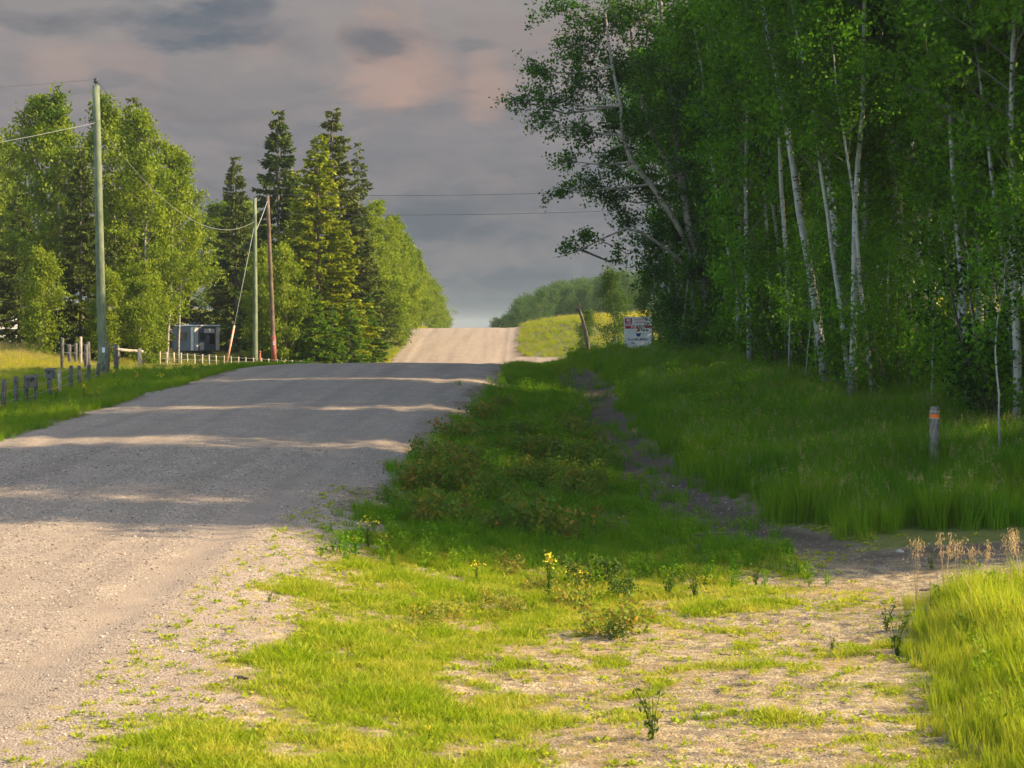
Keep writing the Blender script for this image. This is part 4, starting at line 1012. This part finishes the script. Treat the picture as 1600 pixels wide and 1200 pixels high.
for px, py, D, me, s, lab in ((945, 985, 19.6, rl[0], 1.15, 'orange and green rose bush at the edge of the sunlit dirt, biggest of its kind'), (900, 925, 21.5, rl[1], .9, 'rose bush with orange leaves just behind the biggest one'),
        (990, 960, 20.5, rl[1], .8, 'rose bush with orange leaf tips on the dirt side of the biggest one'), (800, 945, 20.9, rl[0], .65, 'small orange-leaved rose sprout among the sunlit grass'),
        (760, 925, 21.5, rl[1], .5, 'smallest rose sprout, nearest the road in the sunlit grass'), (930, 880, 23.2, rd, .95, 'light green leafy bush at the shadow edge beside a yellow flower'), (975, 905, 22.4, rd, .7, 'small green bush at the shadow edge above the orange roses'),
        (965, 990, 19.3, rd, .5, 'dark green leafy sprig at the foot of the biggest orange rose')):
    x = (px - 800) / F * D; plant('rose_bush', me, SL, lab, 'shrub', (x, D, gz(x, D) - .02), px, s)
for i in range(16):
    D = r_.uniform(19, 24.5); x = r_.uniform(-1.2, 1.4)
    plant('rose_sprout', rl[i % 2], SL, 'low rose sprout with orange leaves scattered in the sunlit verge grass', 'shrub', (x, D, gz(x, D) - .03), i, r_.uniform(.45, .75), group='rose sprouts in the sunlit verge')
def weed_mesh(seed, H, ns, flower):
    r = np.random.default_rng(seed); mb = MB(); mf = MB(); P = []; FP = []
    for i in range(ns):
        a = r.uniform(0, 6.283); sp_ = H * r.uniform(.05, .38)
        E = np.array([math.cos(a) * sp_, math.sin(a) * sp_, H * r.uniform(.6, 1)]); Mi = E * np.array([.35, .35, .55])
        mb.tube([(0, 0, -.02), Mi, E], [.005, .004, .002], 4, False)
        for k in range(9):
            u = r.uniform(.08, .9); P.append(Mi * 2 * u * (1 - u) + E * u * u + r.normal(0, .02, 3))
        if flower:
            for k in range(9): FP.append(E + r.normal(0, .022, 3) * np.array([1, 1, 1.5]))
    V, Q = leaf_quads(np.array(P), .07, r, .35)
    lm = mesh_np('weed_leaves', V, [Q], [M['weed']], None, {'rnd': ('FACE', r.uniform(0, 1, len(Q)))})
    out = [mb.mesh('weed_stem', [M['weed']], True, ), lm]
    if flower:
        V, Q = leaf_quads(np.array(FP), .03, r, .9); out.append(mesh_np('weed_flower', V, [Q], [M['yellow']]))
    return out
wf = [weed_mesh(600 + i, .55, 6, True) for i in range(2)]; wg = [weed_mesh(610 + i, .5, 8, False) for i in range(2)]
PF = ('stem', 'leaves', 'flower')
for px, py, D, s, lab in ((575, 815, 24.6, .8, 'yellow-flowered mustard plant at the road edge on the shadow line'), (603, 818, 24.3, .55, 'small yellow-flowered plant close beside the tall mustard at the road edge'),
        (858, 905, 22.0, 1.05, 'tall yellow-flowered mustard at the shadow edge before the dark ditch'), (905, 905, 22.2, .75, 'shorter yellow-flowered plant between the tall mustard and the green bush'),
        (745, 880, 22.8, .5, 'tiny yellow-flowered plant in the sunlit grass nearer the road than the tall mustard'), (670, 1150, 14.2, .28, 'low yellow-flowered sprig in the lush foreground grass'),
        (555, 830, 24.0, .45, 'lowest yellow-flowered plant on the gravel side of the mustard')):
    x = (px - 800) / F * D; plant('mustard_plant', wf[int(px) % 2], PF, lab, 'flower', (x, D, gz(x, D) - .01), px, s, group='yellow mustard flowers')
for i in range(14):
    D = r_.uniform(36, 56); x = float(xc(D)) - RW - r_.uniform(.6, 3.2)
    plant('mustard_plant', wf[i % 2], PF, 'yellow-flowered mustard plant in the grass between the fence and the road', 'flower', (x, D, gz(x, D) - .01), i, r_.uniform(.45, .8), group='mustard flowers across the road')
for i in range(4):
    D = r_.uniform(33, 44); x = r_.uniform(1.0, 5.5)
    plant('mustard_plant', wf[i % 2], PF, 'yellow-flowered weed in the shaded grass before the wood', 'flower', (x, D, gz(x, D) - .01), i, r_.uniform(.4, .7), group='yellow weeds in the shaded grass')
for px, py, D, s, lab in ((1020, 1125, 14.3, .95, 'tall branching green weed alone on the bare dirt'), (1400, 1000, 18.2, 1.0, 'dark leafy weed at the corner of the lush grass'), (1385, 960, 19.4, .7, 'leafy weed at the far tip of the lush grass'),
        (1455, 870, 24.3, .6, 'low green weed on the shaded approach'), (1180, 900, 23.5, .7, 'leafy weed at the shadow line on the dirt'), (1045, 915, 22.6, .9, 'pale spiky weed at the shadow edge beside the orange roses'),
        (1085, 920, 22.4, .8, 'spiky weed a step along the shadow edge from the pale one'), (1300, 1000, 18.6, .4, 'tiny weed on the bare dirt before the lush grass'), (420, 960, 20.0, .3, 'small weed sprouting at the gravel edge of the road')):
    x = (px - 800) / F * D; plant('leafy_weed', wg[int(px) % 2], ('stem', 'leaves'), lab, 'weed', (x, D, gz(x, D) - .01), px, s)

# dry brome heads above the lush grass
def brome(seed, H):
    r = np.random.default_rng(seed); mb = MB(); P = []
    for i in range(4):
        a = r.uniform(0, 6.283); lx = np.array([math.cos(a), math.sin(a), 0]) * H * r.uniform(.04, .16)
        pts = [np.zeros(3), lx * .3 + np.array([0, 0, H * .5]), lx + np.array([0, 0, H * r.uniform(.92, 1)])]
        mb.tube(pts, [.003, .0025, .0012], 4, False)
        for k in range(26):
            u = r.uniform(0, 1); b = pts[1] * (1 - (.5 + .5 * u)) + pts[2] * (.5 + .5 * u)
            q = b + np.array([r.normal(0, .035), r.normal(0, .035), r.normal(-.01, .012)]) * (1.1 - u * .5)
            mb.tube([b, q], [.0008, .0006], 3, False); P.append((q, r.normal(0, .25, 2)))
    n = len(P); C0 = np.array([p[0] for p in P]); U = np.array([(p[1][0], p[1][1], -1) for p in P]); U /= np.linalg.norm(U, axis=1)[:, None]
    v = np.cross(U, r.normal(size=(n, 3))); v /= np.linalg.norm(v, axis=1)[:, None]
    V = np.stack([C0, C0 + U * .014 + v * .005, C0 + U * .034, C0 + U * .014 - v * .005], 1).reshape(-1, 3)
    return mb.mesh('brome_stalk', [M['straw']], True), mesh_np('brome_head', V, [np.arange(n * 4).reshape(n, 4)], [M['straw']], None, {'rnd': ('FACE', r.uniform(0, 1, n))})
bb = [brome(700 + i, .95) for i in range(3)]
for i, (px, top, D, lab) in enumerate(((1432, 838, 20.5, 'thin dry brome grass standing furthest out on the dirt side'), (1476, 830, 20.2, 'dry straw-coloured brome, full head over the dirt approach'), (1497, 836, 20.4, 'dry brome stalks tucked against the fullest head'), (1512, 848, 20.0, 'shorter dry brome between the two big clumps'),
        (1540, 842, 20.6, 'reddish thin brome stalk between the clumps'), (1578, 826, 20.0, 'tall dry brome clump close to the picture edge'), (1597, 822, 20.3, 'dry brome clump cut by the picture edge'))):
    x = (px - 800) / F * D; z = gz(x, D); h = (HZ - top) / F * D - z
    plant('brome_grass', bb[i % 3], ('stalk', 'seed_head'), lab, 'grass', (x, D, z), i * 1.3, h / .95, group='dry brome stalks')

# rocks, sticks
def rock(px, py, D, size, lab, seed):
    import bmesh
    bm = bmesh.new(); bmesh.ops.create_icosphere(bm, subdivisions=3, radius=1)
    r = np.random.default_rng(seed); ph = r.uniform(0, 9, 6)
    for v in bm.verts:
        c = v.co; k = 1 + .16 * math.sin(c.x * 2.3 + ph[0]) * math.sin(c.y * 2.9 + ph[1]) + .10 * math.sin(c.z * 5 + ph[2]) * math.sin(c.x * 5.3 + ph[3]) + .03 * math.sin(c.y * 13 + ph[4])
        v.co = c * k
        v.co.x *= size; v.co.y *= size * .75; v.co.z *= size * .5
    me = bpy.data.meshes.new('rock'); bm.to_mesh(me); bm.free(); me.materials.append(M['stone'])
    for p in me.polygons: p.use_smooth = True
    x = (px - 800) / F * D; o = obj('rock', me, None, (x, D, gz(x, D) + size * .12)); o.rotation_euler = (0, 0, seed); tag(o, lab, 'rock')
rock(1100, 1107, 15.1, .075, 'pale rounded rock alone on the foreground dirt', 1)
rock(1128, 1102, 15.3, .028, 'small dark stone close beside the pale rounded rock', 2)
rock(1406, 846, 25.6, .06, 'whitish flat stone on the shaded approach', 3)
rock(1436, 872, 24.6, .03, 'little white pebble-like stone on the shaded approach', 4)
def stick(px, py, D, L, a, r, lab, m):
    x = (px - 800) / F * D; mb = MB(); rr = random.Random(px)
    pts = []
    for k in range(7):
        u = (k / 6 - .5) * L; xx = x + u * math.cos(a); yy = D + u * math.sin(a)
        pts.append((u * math.cos(a), u * math.sin(a) + rr.uniform(-.01, .01), gz(xx, yy) - gz(x, D) + r + rr.uniform(0, .012)))
    mb.tube(pts, [r * .6, r, r, r * .9, r * .8, r * .7, r * .3], 6)
    o = obj('stick', mb.mesh('stick', [m], True), None, (x, D, gz(x, D))); tag(o, lab, 'stick')
stick(378, 1060, 16.0, .14, -.3, .018, 'dark chunk of bark lying at the gravel edge', M['dark_bark'])
stick(1450, 946, 20.6, .34, .05, .012, 'pale straight stick lying before the lush grass', M['pale_wood'])
stick(1450, 905, 22.2, .22, .2, .016, 'short dark stick on the sunlit dirt by the brome', M['dark_bark'])
stick(1120, 835, 27.5, .7, .1, .02, 'long dark stick across the shaded track', M['dark_bark'])
stick(1510, 937, 20.9, .3, .0, .012, 'dark twig behind the lush grass tips', M['dark_bark'])
stick(1140, 1008, 18.4, .22, -.1, .008, 'thin dark twig on the patchy foreground dirt', M['dark_bark'])

# ------------------------------------------------------------------ poles and wires
def pole(px, top, D, dia, m, lab, toppx=None, extra=None):
    x = (px - 800) / F * D; z0 = gz(x, D); zt = (HZ - top) / F * D; dx = ((toppx or px) - px) / F * D
    t = thing('utility_pole', lab, 'pole', (x, D, z0))
    mb = MB(); H = zt - z0; u = np.linspace(0, 1, 9)
    mb.tube(np.stack([dx * u, 0 * u, -.3 + (H + .3) * u], 1), dia / 2 * (1 - .28 * u), 16)
    obj('pole_shaft', mb.mesh('pole_shaft', [m], True), t)
    return t, (x + dx, D, zt), (x, D, z0)
t1, top1, b1_ = pole(161, 134, 59, .31, M['pole_green'], 'tall greenish power pole beside the fence, nearest to the road', 150)
mb = MB(); q = np.array(top1) - np.array(b1_)
mb.tube([q + (0, 0, -.25), q + (0, 0, .1)], .022, 6); obj('top_pin', mb.mesh('top_pin', [M['wire_dark']], True), t1)
mb = MB(); mb.tube([q + (0, 0, .08), q + (0, 0, .12), q + (0, 0, .16), q + (0, 0, .2), q + (0, 0, .25)], [.05, .09, .055, .08, .03], 12); obj('insulator', mb.mesh('insulator', [M['ceramic']], True), t1)
mb = MB(); mb.box(tuple(q * .035 + np.array((.06, -.17, .55))), (.09, .012, .16)); obj('number_plate', mb.mesh('number_plate', [M['white']]), t1)
t2, top2, b2_ = pole(399, 310, 97, .28, M['pole_green'], 'greenish power pole beyond the road crest, paired with the brown one', 398)
t3, top3, b3_ = pole(429, 306, 99, .26, M['pole_brown'], 'slim brown power pole with reddish foot, paired with the greenish one', 418)
mb = MB(); q3 = np.array(top3) - np.array(b3_); mb.tube([q3 * .02, q3 * .19 ], [.142, .138], 16); obj('red_sleeve', mb.mesh('red_sleeve', [M['rust']], True), t3)
mb = MB(); mb.box((q3[0] * .12 + .02, -.15, 1.35), (.08, .02, .22)); obj('tag_plate', mb.mesh('tag_plate', [M['white']]), t3)
for tt, qq in ((t2, np.array(top2) - np.array(b2_)), (t3, q3)):
    mb = MB(); mb.tube([qq + (0, 0, -.02), qq + (0, 0, .05), qq + (0, 0, .12)], [.03, .05, .02], 10); obj('insulator', mb.mesh('insulator', [M['ceramic']], True), tt)
t4, top4, b4_ = pole(1150, 292, 98, .27, M['pole_brown'], 'power pole hidden among the trees at the far end of the wood', 1150)
def wire(A, B, sag, rad, m, lab, name='power_line', grp=None):
    A = np.array(A, float); B = np.array(B, float); u = np.linspace(0, 1, 33)[:, None]
    P = A * (1 - u) + B * u; P[:, 2] -= sag * 4 * (u * (1 - u))[:, 0]
    mb = MB(); mb.tube(P - A, rad, 5, False); o = obj(name, mb.mesh(name, [m], True), None, A); tag(o, lab, 'wire', grp)
A1 = np.array(top1)
wire(A1 + (0, 0, .2), (-30, 45, 6.1), .45, .007, M['wire_dark'], 'dark upper wire running from the pole top out of the picture')
wire(A1 + (0, 0, .2), np.array(top2) + (0, 0, .1), 1.1, .007, M['wire_dark'], 'dark wire from the near pole top down to the far greenish pole')
wire(A1 + (.1, 0, -1.15), (-24.5, 47, 3.55), .35, .008, M['wire'], 'pale thick service wire from the near pole out of the picture')
wire(A1 + (.1, 0, -1.25), np.array(top2) + (0, 0, -1.2), 1.55, .009, M['wire'], 'pale thick service wire sagging between the two greenish poles')
wire(np.array(top3) + (0, 0, .08), np.array(top4) + (0, 0, .1), .25, .012, M['wire_dark'], 'upper thin dark wire crossing the far road')
wire(np.array(top3) + (0, 0, -.95), np.array(top4) + (0, 0, -.95), .25, .012, M['wire_dark'], 'lower thin dark wire crossing the far road')
wire(np.array(top3) + (0, -.1, -.3), np.array(top2) + (0, -.1, -1.9), .05, .020, M['wire'], 'short pale jumper wire slanting between the paired poles')
# guy wire
gt = thing('guy_wire', 'slanting guy wire with salmon plastic guard beside the paired poles', 'guy wire', (at(353, 558, 95)[0], 95, gz(at(353, 558, 95)[0], 95)))
g0 = np.array(gt.location); g1 = np.array(at(399, 345, 97))
mb = MB(); mb.tube([(0, 0, 0), g1 - g0], .014, 5); obj('strand', mb.mesh('strand', [M['wire']], True), gt)
mb = MB(); u = (g1 - g0); mb.tube([u * .04, u * .28], .055, 8); obj('guard', mb.mesh('guard', [M['guard']], True), gt)
# red and yellow markers beside them
for px, y0, y1, m, D, lab, cat in ((406, 548, 578, M['rust'], 96, 'short rusty red marker post between the paired poles', 'marker post'), (443, 564, 576, M['yellow'], 94, 'small yellow marker stub beside the brown pole', 'marker post')):
    x = (px - 800) / F * D; z = gz(x, D); h = (HZ - y0) / F * D - z
    t = thing('marker_post', lab, cat, (x, D, z)); mb = MB(); mb.tube([(0, 0, -.2), (0, 0, h * .9)], .06, 8); obj('post', mb.mesh('post', [m], True), t)
    mb = MB(); mb.tube([(0, 0, h * .9), (0, 0, h * .96), (0, 0, h)], [.08, .08, .03], 10); obj('cap', mb.mesh('cap', [m], True), t)

# ------------------------------------------------------------------ fences
def fence(lab, posts, m, dia, wires=3, name='wire_fence', pale=()):
    x0, d0 = (posts[0][0] - 800) / F * posts[0][2], posts[0][2]
    t = thing(name, lab, 'fence', (x0, d0, gz(x0, d0)))
    o0 = np.array(t.location); tops = []; r = random.Random(int(posts[0][2] * 10))
    for i, (px, top, D) in enumerate(posts):
        x = (px - 800) / F * D; z = gz(x, D); h = (HZ - top) / F * D - z
        mb = MB(); k = dia * r.uniform(.85, 1.15); lx, ly = r.uniform(-.04, .04), r.uniform(-.04, .04)
        b = np.array((x, D, z)) - o0
        mb.tube([b + (0, 0, -.3), b + (lx * .5, ly * .5, h * .5), b + (lx, ly, h - .02), b + (lx, ly, h)], [k / 2, k / 2 * .97, k / 2 * .92, k / 2 * .7], 9)
        obj('post', mb.mesh('post', [M['pale_wood'] if i in pale else m], True), t)
        tops.append((b, h))
    for w_ in range(wires):
        f = (.92, .6, .3)[w_]; mb = MB(); pts = []
        for i, (b, h) in enumerate(tops):
            pts.append(b + (0, -dia / 2, h * f))
            if i < len(tops) - 1: pts.append((b + tops[i + 1][0]) / 2 + (0, -dia / 2, (h + tops[i + 1][1]) / 2 * f - .02))
        mb.tube(np.array(pts), .006, 4, False); obj('wire', mb.mesh('wire', [M['wire']], True), t)
    return t
near_posts = [(-24, 592, 42.5), (5, 593, 44), (24, 588, 45), (41, 587, 46), (57, 584, 47), (78, 578, 48.5), (94, 578, 50), (110, 571, 51.5), (124, 571, 53), (138, 570, 54.5), (153, 567, 56), (166, 549, 57.5)]
fence('weathered wire fence of short posts running along the near roadside verge', near_posts, M['old_wood'], .12, 3, pale=(6,))
fence('tall old corral posts standing in the field behind the short fence', [(97, 528, 66), (109, 538, 78), (118, 536, 80), (126, 526, 76), (134, 538, 68), (139, 534, 72)], M['old_wood'], .15, 2, 'corral_fence', pale=(3,))
fence('two stout gate posts beside the foot of the near power pole', [(168, 534, 60.5), (182, 538, 62)], M['old_wood'], .16, 1, 'gate_posts')
back_posts = [(250 + i * 10.6 + (i * i) * .05, 549 + i * .75, 84 + i * .9) for i in range(22)]
fence('long pale fence of closely set posts before the camper and the paired poles', back_posts, M['pale_wood'], .085, 2, 'post_fence')
# log rail
t = thing('log_rail', 'pale horizontal log rail on short posts under the sunlit aspens', 'rail', (at(182, 560, 74)[0], 74, gz(at(182, 560, 74)[0], 74)))
o0 = np.array(t.location); a = np.array(at(181, 546, 74)) - o0; b = np.array(at(223, 549, 75.5)) - o0
mb = MB(); mb.tube([a, (a + b) / 2 + (0, 0, -.015), b], [.07, .065, .055], 9); obj('rail', mb.mesh('rail', [M['pale_wood']], True), t)
for q, px in ((a, 183), (b, 217)):
    mb = MB(); x = (px - 800) / F * 74.8 - o0[0]; mb.tube([(x, .9, -.3), (x, .9, q[2] + .12)], [.08, .07], 9); obj('post', mb.mesh('post', [M['pale_wood'] if px > 200 else M['old_wood']], True), t)
# nest boxes on fence posts
def nestbox(px, py, D, w_, h, ang, m, lab):
    x, y, z = at(px, py, D); t = thing('nest_box', lab, 'nest box', (x, y, z), (0, 0, ang))
    mb = MB(); mb.box((0, 0, 0), (w_, w_ * .9, h), bev=.006); obj('body', mb.mesh('body', [m]), t)
    mb = MB(); mb.box((0, -.03, h / 2 + .025), (w_ * 1.25, w_ * 1.3, .03), Euler((math.radians(12), 0, 0))); obj('roof', mb.mesh('roof', [M['old_wood']]), t)
    mb = MB(); mb.tube([(0, -w_ * .44, h * .18), (0, -w_ * .46, h * .18)], .025, 12); obj('entrance', mb.mesh('entrance', [M['black']]), t)
nestbox(46.5, 598, 45.8, .2, .24, .5, M['old_wood'], 'dark slanted nest box fixed to a post, further from the power pole')
nestbox(78.5, 585, 48.2, .2, .2, -.2, M['grey'], 'grey nest box with pale front on top of a fence post')

# ------------------------------------------------------------------ marker post by the wood
D = 31.4; x = (1457.5 - 800) / F * D; z = gz(x, D)
t = thing('banded_post', 'weathered round marker post with orange flagging bands in the tall grass', 'marker post', (x, D, z), (0, math.radians(1.5), 0))
h = (HZ - 635) / F * D - z
mb = MB(); mb.tube([(0, 0, -.3), (0, 0, h * .5), (0, 0, h - .015), (0, 0, h)], [.082, .080, .078, .066], 20); obj('post', mb.mesh('post', [M['grey_wood']], True), t)
for dz, hh, m in ((.085, .025, M['pale_wood']), (.16, .06, M['orange']), (.20, .018, M['pale_wood'])):
    mb = MB(); mb.tube([(0, 0, h - dz - hh / 2), (0, 0, h - dz + hh / 2)], .0835 + (dz > .19) * .003, 20, False); obj('band', mb.mesh('band', [m], True), t)
# leaning old post on the verge
D = 84; a = np.array(at(926, 552, D)); a[2] = gz(a[0], D) - .1
t = thing('leaning_post', 'dark twisted fence post leaning away from the sign, with ragged top', 'post', a)
b = np.array(at(905, 482, D)) - a; mb = MB()
mb.tube([(0, 0, 0), b * .25 + (-.05, 0, -.02), b * .5 + (.03, 0, 0), b * .75 + (.03, 0, 0), b * .93, b], [.13, .10, .09, .075, .07, .05], 7); obj('post', mb.mesh('post', [M['dark_bark']], True), t)
mb = MB(); mb.box(b + (-.06, 0, -.03), (.24, .08, .20), Euler((0, .5, 0)), .01); mb.box(b + (.0, 0, .16), (.09, .06, .2), Euler((0, -.3, 0)), .01); obj('ragged_top', mb.mesh('ragged_top', [M['dark_bark']]), t)
stick(945, 547, 83, 1.1, .1, .05, 'broken rail lying in the grass at the foot of the leaning post', M['old_wood'])

# ------------------------------------------------------------------ sale sign
def text(body, size, m, parent, x, z, y=-.014, align='CENTER', name='lettering', bold=0., sx=1.):
    cu = bpy.data.curves.new(name, 'FONT'); cu.body = body; cu.size = size; cu.align_x = align; cu.extrude = .0015; cu.offset = bold
    o = bpy.data.objects.new(name, cu); C.objects.link(o)
    bpy.context.view_layer.update()
    me = bpy.data.meshes.new_from_object(o); C.objects.unlink(o); bpy.data.objects.remove(o)
    me.transform(Matrix.Translation((x, y, z)) @ Matrix.Rotation(math.radians(90), 4, 'X') @ Matrix.Diagonal((sx, 1, 1, 1)))
    me.materials.clear(); me.materials.append(m)
    return obj(name, me, parent)
D = 73.; x = (997 - 800) / F * D
SW, SH = 1.09, 1.34; ztop = (HZ - 495) / F * D
t = thing('sale_sign', 'white acreage for-sale board with red banner and balloon emblem at the wood corner', 'sign', (x, D, ztop - SH / 2), (0, math.radians(-1.5), math.radians(6)))
mb = MB(); mb.box((0, 0, 0), (SW, .02, SH), bev=.004); obj('board', mb.mesh('board', [M['white']]), t)
for s_ in (-1, 1):
    mb = MB(); mb.box((s_ * .40, .06, -.35), (.09, .09, 2.1)); obj('post', mb.mesh('post', [M['pale_wood']]), t)
mb = MB(); mb.box((-.375, -.0125, .50), (.29, .004, .25)); obj('red_panel', mb.mesh('red_panel', [M['red']]), t)
text('40', .17, M['white'], t, -.375, .49, -.0165, bold=.006); text('ACRES', .078, M['white'], t, -.375, .405, -.0165, bold=.002)
text('EXCEPTIONAL', .085, M['red'], t, .15, .53, bold=.001, sx=1.0); text('ACREAGE', .085, M['red'], t, .12, .42, bold=.001, sx=1.15)
mb = MB(); mb.box((0, -.0125, .27), (1.01, .004, .115)); obj('red_banner', mb.mesh('red_banner', [M['red']]), t)
text('FOR SALE', .105, M['white'], t, 0, .235, -.0165, bold=.004, sx=1.25)
def fan(pts, y): 
    pts = np.array(pts); V = np.stack([pts[:, 0], np.full(len(pts), y), pts[:, 1]], 1); V2 = V + (0, .003, 0)
    mb = MB(); n = len(V); c = V.mean(0); VV_ = np.vstack([V, V2, [c]])
    mb.add(VV_, [(i, (i + 1) % n, n + (i + 1) % n, n + i) for i in range(n)], [(2 * n, (i + 1) % n, i) for i in range(n)]); return mb
cx0, cz0, cr = .01, .04, .115
an = np.linspace(0, math.pi, 15)
top_ = [(cx0 + cr * math.cos(a_), cz0 + cr * math.sin(a_)) for a_ in an]
obj('balloon_top', fan(top_ + [(cx0 - cr, cz0 + .035), (cx0 + cr, cz0 + .035)][:0], -.0150).mesh('balloon_top', [M['red']]), t)
obj('balloon_band', fan([(cx0 - cr * .98, cz0 - .02), (cx0 + cr * .98, cz0 - .02), (cx0 + cr * .93, cz0 + .05), (cx0 - cr * .93, cz0 + .05)], -.0165).mesh('balloon_band', [M['white']]), t)
obj('balloon_bottom', fan([(cx0 - cr, cz0 - .02), (cx0 + cr, cz0 - .02), (cx0 + cr * .75, cz0 - .08), (cx0 + .03, cz0 - .15), (cx0 - .03, cz0 - .15), (cx0 - cr * .75, cz0 - .08)], -.0180).mesh('balloon_bottom', [M['blue']]), t)
text('Rod MacMillan', .135, M['ink'], t, -.02, -.26, bold=.002); text('780-', .11, M['ink'], t, -.22, -.40, bold=.001)

# ------------------------------------------------------------------ camper and shed
D = 121.; x = (306 - 800) / F * D; z = gz(x, D)
t = thing('camper_trailer', 'dark grey camper trailer with pale corner panels parked behind the post fence', 'camper', (x, D, z), (0, 0, math.radians(-38)))
Lc, Wc = 2.1, 2.2; zt = (HZ - 510) / F * D - z; zb = .65
mb = MB(); mb.box((0, 0, (zt + zb) / 2), (Lc, Wc, zt - zb), bev=.06); obj('body', mb.mesh('body', [M['grey']]), t)
mb = MB(); mb.box((0, 0, zt + .05), (Lc + .1, Wc + .1, .09), bev=.03); obj('roof', mb.mesh('roof', [M['white']]), t)
mb = MB(); mb.box((-.15, .2, zt + .18), (.7, .7, .2), bev=.05); obj('roof_unit', mb.mesh('roof_unit', [M['black']]), t)
hb = zt - zb
for (cx_, cy_, cz_, sx_, sy_, sz_, m) in ((Lc / 2 + .012, -Wc * .42, zb + hb / 2, .02, .32, hb * .94, M['cream']), (Lc / 2 + .012, Wc * .42, zb + hb / 2, .02, .30, hb * .94, M['cream']),
        (Lc / 2 + .012, -.45, zb + hb * .2, .02, .36, hb * .3, M['cream']), (Lc / 2 + .012, .2, zb + hb * .82, .02, .9, hb * .16, M['cream']), (Lc * .42, -Wc / 2 - .012, zb + hb / 2, .26, .02, hb * .94, M['cream'])):
    mb = MB(); mb.box((cx_, cy_, cz_), (sx_, sy_, sz_), bev=.006); obj('panel', mb.mesh('panel', [m]), t)
for (cy_, cz_, sy_, sz_) in ((-.38, .6, .42, .42), (.42, .5, .5, .7)):
    mb = MB(); mb.box((Lc / 2 + .016, cy_, zb + hb * cz_), (.03, sy_, hb * sz_ * .6), bev=.01); w_ = obj('window', mb.mesh('window', [M['black']]), t)
    mb = MB(); mb.box((Lc / 2 + .034, cy_, zb + hb * cz_), (.008, sy_ - .08, hb * sz_ * .6 - .08)); obj('pane', mb.mesh('pane', [M['glass']]), w_)
mb = MB(); mb.box((-.1, -Wc / 2 - .016, zb + hb * .6), (.8, .03, .5), bev=.01); w_ = obj('window', mb.mesh('window', [M['black']]), t)
mb = MB(); mb.box((-.1, -Wc / 2 - .034, zb + hb * .6), (.72, .008, .42)); obj('pane', mb.mesh('pane', [M['glass']]), w_)
for sx_, sy_ in ((-.3, -1), (-.3, 1)):
    mb = MB(); mb.tube([(sx_, sy_ * Wc * .40, .34), (sx_, sy_ * Wc * .49, .34)], .34, 18); wh = obj('wheel', mb.mesh('wheel', [M['black']], False), t)
    mb = MB(); mb.tube([(sx_, sy_ * Wc * .491, .34), (sx_, sy_ * Wc * .50, .34)], .17, 14); obj('rim', mb.mesh('rim', [M['white']]), wh)
mb = MB(); mb.box((0, 0, .58), (Lc, .9, .12)); mb.tube([(Lc / 2, 0, .55), (Lc / 2 + .8, 0, .5)], .05, 6); obj('chassis', mb.mesh('chassis', [M['black']]), t)

D = 104.; x = (-12 - 800) / F * D; z = gz(x, D)
t = thing('shed', 'small white shed half hidden by leaves at the field edge', 'shed', (x, D, z), (0, 0, math.radians(12)))
hw = (HZ - 513) / F * D - z
for k in range(int(hw / .15)):
    mb = MB(); mb.box((0, 0, .08 + k * .15), (2.6, 2.4, .142)); obj('board', mb.mesh('board', [M['white'] if k % 3 else M['cream']]), t)
for s_ in (-1, 1):
    mb = MB(); mb.box((0, s_ * .66, hw + .30), (2.9, 1.55, .07), Euler((math.radians(-28 * s_), 0, 0))); obj('roof', mb.mesh('roof', [M['cream']]), t)
mb = MB(); mb.box((.3, -1.215, 1.0), (.75, .04, 1.7)); obj('door', mb.mesh('door', [M['cream']]), t)
